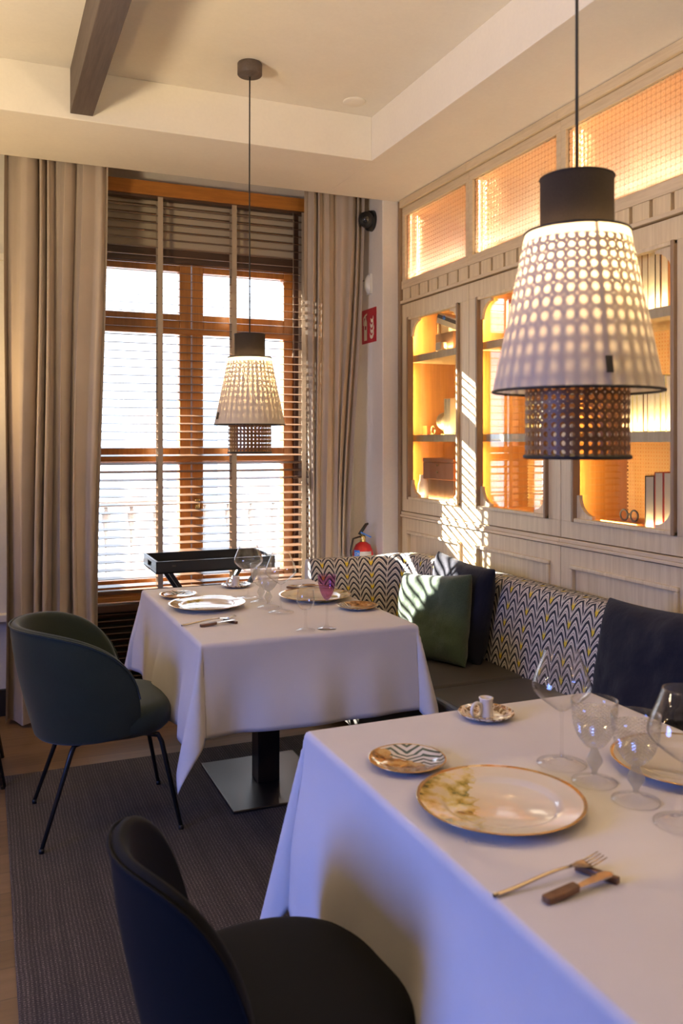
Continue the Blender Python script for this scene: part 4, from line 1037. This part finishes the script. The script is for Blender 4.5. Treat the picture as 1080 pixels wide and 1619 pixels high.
# ================================================================ PENDANTS
def pendant(label, loc, zoff, rz, cord_top):
    t = thing('pendant_lamp', label, 'pendant lamp', (loc[0], loc[1], 0), rz, 'fabric and rattan pendant lamps')
    z = lambda v: v+zoff
    b = MB().lathe([(0, ZC), (0.053, ZC), (0.055, ZC-0.003), (0.055, ZC-0.050), (0.052, ZC-0.054), (0.008, ZC-0.054), (0.008, ZC-0.060), (0, ZC-0.060)], 40); b.build('canopy', 'beam', t)
    MB().tube([(0, 0, ZC-0.05), (0.002, 0.001, 2.6), (0.0, 0.0, 2.3), (0, 0, z(1.90))], 0.0032, 8).build('cord', 'cable', t)
    n = MB().lathe([(0.0685, z(1.824)), (0.0685, z(1.926))], 56); nk = n.build('neck_shade', 'lampgrey', t)
    for r, zz in ((0.0685, 1.926), (0.0685, 1.826)): pass
    MB().tube([(0.0688*math.cos(2*PI*k/56), 0.0688*math.sin(2*PI*k/56), z(1.926)) for k in range(56)], 0.0017, 6, closed=True).build('neck_trim', 'cable', nk)
    c = MB().lathe([(0.158, z(1.522)), (0.1275, z(1.672)), (0.097, z(1.822))], 72, vscale=1); cn = c.build('cone_shade', 'shade', t)
    for r, zz in ((0.158, 1.522), (0.097, 1.822)):
        MB().tube([(r*math.cos(2*PI*k/72), r*math.sin(2*PI*k/72), z(zz)) for k in range(72)], 0.0026, 8, closed=True).build('shade_trim', 'cable', cn)
    # shade top ring joining neck and cone
    MB().lathe([(0.0685, z(1.8235)), (0.096, z(1.8235))], 56).build('top_ring', 'lampgrey', t, solid=0.0012)
    # seam and tab
    s = MB(); q = []
    for k in range(9):
        f = k/8; r = 0.158+(0.097-0.158)*f+0.0012; zz = z(1.524+(0.296)*f)
        q.append([(r*math.cos(a), r*math.sin(a), zz) for a in (-0.028, 0.028)])
    s.grid(q).build('seam', 'shade', cn)
    tb = MB(); tb.cbox((0.1575, 0, z(1.560)), (0.003, 0.012, 0.030), Matrix.Rotation(-0.2, 3, 'Y')); tb.build('label_tab', 'cable', cn)
    cy = MB(); rr = 0.0965; rows = []; uvs = []
    z0, z1 = z(1.398), z(1.800)
    for i in range(73):
        a = 2*PI*i/72; rows.append([(rr*math.cos(a), rr*math.sin(a), z0), (rr*math.cos(a), rr*math.sin(a), z1)]); uvs.append([(i/72, 0), (i/72, (z1-z0)/(2*PI*rr))])
    cy.grid(rows, uvs).build('rattan_cylinder', 'cane', t)
    MB().tube([(rr*math.cos(2*PI*k/72), rr*math.sin(2*PI*k/72), z0) for k in range(72)], 0.0040, 8, closed=True).build('rattan_trim', 'cable', t)
    MB().lathe([(0, z(1.90)), (0.018, z(1.90)), (0.020, z(1.80)), (0, z(1.79))], 20).build('socket', 'cable', t)
    MB().lathe([(0.018*math.cos(a), z(1.782)+0.020*math.sin(a)) for a in [-PI/2+PI*k/12 for k in range(13)]], 20).build('bulb', 'bulb', t)
    l = light('pendant_bulb_light', 'POINT', (loc[0], loc[1], z(1.745)), 4.6, (1.0, 0.66, 0.28), 0.010)
    return t
pendant('cream cone pendant lamp with rattan cylinder over the window table', (1.098, 3.69), 0.0, math.radians(190), 0)
pendant('large near pendant lamp with rattan cylinder over the foreground table', (1.039, 1.325), 0.022, math.radians(252), 0)

# ================================================================ WALL FITTINGS ON THE PILLAR
XP = 2.233
t = thing('security_camera', 'dark grey dome camera high on the white pillar', 'camera', (XP, 4.84, 2.82))
MB().cyl((0, 0, 0), (-0.028, 0, 0), 0.066, 0.062, 36).build('mount', 'black', t)
MB().lathe([(0, 0), (0.034, 0), (0.048, 0.02), (0.048, 0.06), (0.040, 0.082), (0, 0.082)], 32, (-0.035, 0.005, 0), (-0.5, -0.85, -0.12)).build('housing', 'black', t)
MB().lathe([(0, 0), (0.024, 0), (0.020, 0.006), (0, 0.008)], 24, (-0.035-0.0413, 0.005-0.0702, -0.0099), (-0.5, -0.85, -0.12)).build('lens', 'glazeblack', t)
t = thing('motion_detector', 'small white wall detector between the camera and the red sign', 'detector', (XP, 4.875, 2.43))
MB().grid([[(-0.045*math.sin(PI*min(1, max(0, (j+1.5)/13))) * math.sin(PI*(i+1.2)/12.4), -0.033+0.066*i/10, -0.06+0.12*j/10) for j in range(11)] for i in range(11)]).box((-0.014, -0.034, -0.062), (0, 0.034, 0.062)).build('body', 'plastic', t)
MB().box((-0.047, -0.008, 0.018), (-0.042, 0.008, 0.022)).build('indicator', 'hole', t)
t = thing('fire_sign', 'red fire extinguisher sign with white symbols on the pillar', 'sign', (XP, 4.885, 2.172))
MB().box((-0.003, -0.107, -0.107), (0, 0.107, 0.107)).build('board', 'signred', t)
# note: as seen from the room, +y is on the left
def sp(name, polys):
    b = MB()
    for p in polys: b.prism(p, lambda u, v, d: (d, -u, v), -0.0045, -0.003)
    return b.build(name, 'signwhite', t)
ex = [[(-0.070, -0.088), (-0.028, -0.088), (-0.028, -0.02), (-0.070, -0.02)], [(-0.070, 0.004), (-0.028, 0.004), (-0.030, 0.030), (-0.040, 0.046), (-0.058, 0.046), (-0.068, 0.030)],
      [(-0.056, 0.046), (-0.042, 0.046), (-0.042, 0.060), (-0.056, 0.060)], [(-0.080, 0.050), (-0.030, 0.072), (-0.028, 0.082), (-0.060, 0.074), (-0.080, 0.060)], [(-0.084, 0.01), (-0.078, 0.01), (-0.074, 0.055), (-0.082, 0.055)]]
ex.append([(-0.070, -0.02), (-0.062, -0.02), (-0.062, 0.004), (-0.070, 0.004)]); ex.append([(-0.036, -0.02), (-0.028, -0.02), (-0.028, 0.004), (-0.036, 0.004)])
sp('extinguisher_symbol', ex)
fl = []
for k, (u, v, s_) in enumerate(((0.045, -0.070, 1.0), (0.050, -0.036, 0.95), (0.044, -0.002, 0.85), (0.048, 0.030, 0.7))):
    fl.append([(u-0.030*s_, v+0.022*s_), (u-0.024*s_, v-0.006), (u-0.006, v-0.016), (u+0.014*s_, v-0.010), (u+0.030*s_, v+0.014*s_), (u+0.024*s_, v+0.038*s_), (u+0.014*s_, v+0.014*s_), (u, v+0.004), (u-0.016*s_, v+0.008)])
sp('flame_symbol', fl)
t = thing('fire_extinguisher', 'red fire extinguisher standing behind the sofa corner by the pillar', 'fire extinguisher', (2.140, 4.775, 0.325))
MB().lathe([(0, 0), (0.062, 0), (0.066, 0.006), (0.066, 0.42), (0.062, 0.455), (0.045, 0.492), (0.020, 0.508), (0, 0.51)], 36).build('cylinder', 'red', t)
MB().lathe([(0.016, 0.505), (0.018, 0.515), (0.018, 0.535), (0.012, 0.55), (0, 0.55)], 20).build('valve', 'brass', t)
MB().tube([(-0.025, 0.0, 0.553), (0.0, 0, 0.585), (0.02, 0, 0.612), (0.035, 0, 0.618)], [0.010, 0.011, 0.010, 0.006], 8).build('carry_handle', 'black', t)
MB().bar((-0.022, -0.012, 0.568), (0.045, -0.02, 0.535), 0.012, 0.008).build('squeeze_lever', 'blue', t, bevel=0.002)
b = MB(); rr = 0.0668
b.grid([[(rr*math.cos(a), rr*math.sin(a), zz) for zz in (0.36, 0.455)] for a in [math.radians(-132+66*k/16) for k in range(17)]]).build('label', 'plastic', t)
b = MB(); rr = 0.0674
b.grid([[(rr*math.cos(a), rr*math.sin(a), zz) for zz in (0.36, 0.462)] for a in [math.radians(-165+34*k/10) for k in range(11)]]).build('blue_label', 'blue', t)
MB().tube([(-0.02, 0, 0.54), (-0.07, -0.01, 0.53), (-0.085, -0.01, 0.46), (-0.075, -0.01, 0.3)], 0.006, 8).build('hose', 'black', t)
fcv = bpy.data.curves.new('label_text', 'FONT'); fcv.body = 'ON'; fcv.size = 0.026; fcv.extrude = 0.0004; fcv.materials.append(M['plastic'])
fo = bpy.data.objects.new('label_text', fcv); C.objects.link(fo); fo.parent = t
_a = math.radians(-160); fo.location = (0.0690*math.cos(_a), 0.0690*math.sin(_a), 0.432); fo.rotation_euler = (PI/2, 0, math.radians(-148)+PI/2)
bpy.context.view_layer.update(); _me = bpy.data.meshes.new_from_object(fo.evaluated_get(bpy.context.evaluated_depsgraph_get()))
_mo = bpy.data.objects.new('label_lettering', _me); C.objects.link(_mo); _mo.parent = t; _mo.location = fo.location; _mo.rotation_euler = fo.rotation_euler; bpy.data.objects.remove(fo)
MB().box((0.06, -0.03, 0.10), (0.094, 0.03, 0.16)).build('wall_bracket', 'black', t)

# ================================================================ unseen torchieres and window frame added around the off-frame fill lights
for (x, y, zt, lb) in ((-1.2, 2.1, 1.8, 'added brass torchiere dressing an unseen fill light left of the window table'), (1.7, -0.4, 1.9, 'added brass torchiere dressing an unseen fill light behind the foreground table')):
    t = thing('added_floor_lamp', lb, 'floor lamp', (x, y, 0), 0, 'added torchiere floor lamps')  # out of view, added beneath each ceiling uplight
    MB().lathe([(0, 0), (0.14, 0), (0.14, 0.015), (0.02, 0.03), (0, 0.03)], 32).build('base', 'brass', t)
    MB().cyl((0, 0, 0.03), (0, 0, zt-0.13), 0.011, n=14).build('pole', 'brass', t)
    MB().lathe([(0.012, zt-0.13), (0.15, zt-0.10), (0.26, zt-0.05), (0.30, zt-0.012)], 40).build('bowl_shade', 'brass', t, solid=0.002)
w2 = bpy.data.objects.new('window_2', None); C.objects.link(w2); w2.location = (-3.2, 1.3, 1.5); w2['kind'] = 'structure'  # unseen frame added around the left daylight; wall behind stays solid
b = MB()
for y0, y1, z0, z1 in ((-0.66, -0.58, -0.86, 0.86), (0.58, 0.66, -0.86, 0.86), (-0.58, 0.58, 0.78, 0.86), (-0.58, 0.58, -0.86, -0.78)): b.box((0, y0, z0), (0.10, y1, z1))
b.build('window_frame', 'win_wood', w2, bevel=0.004)
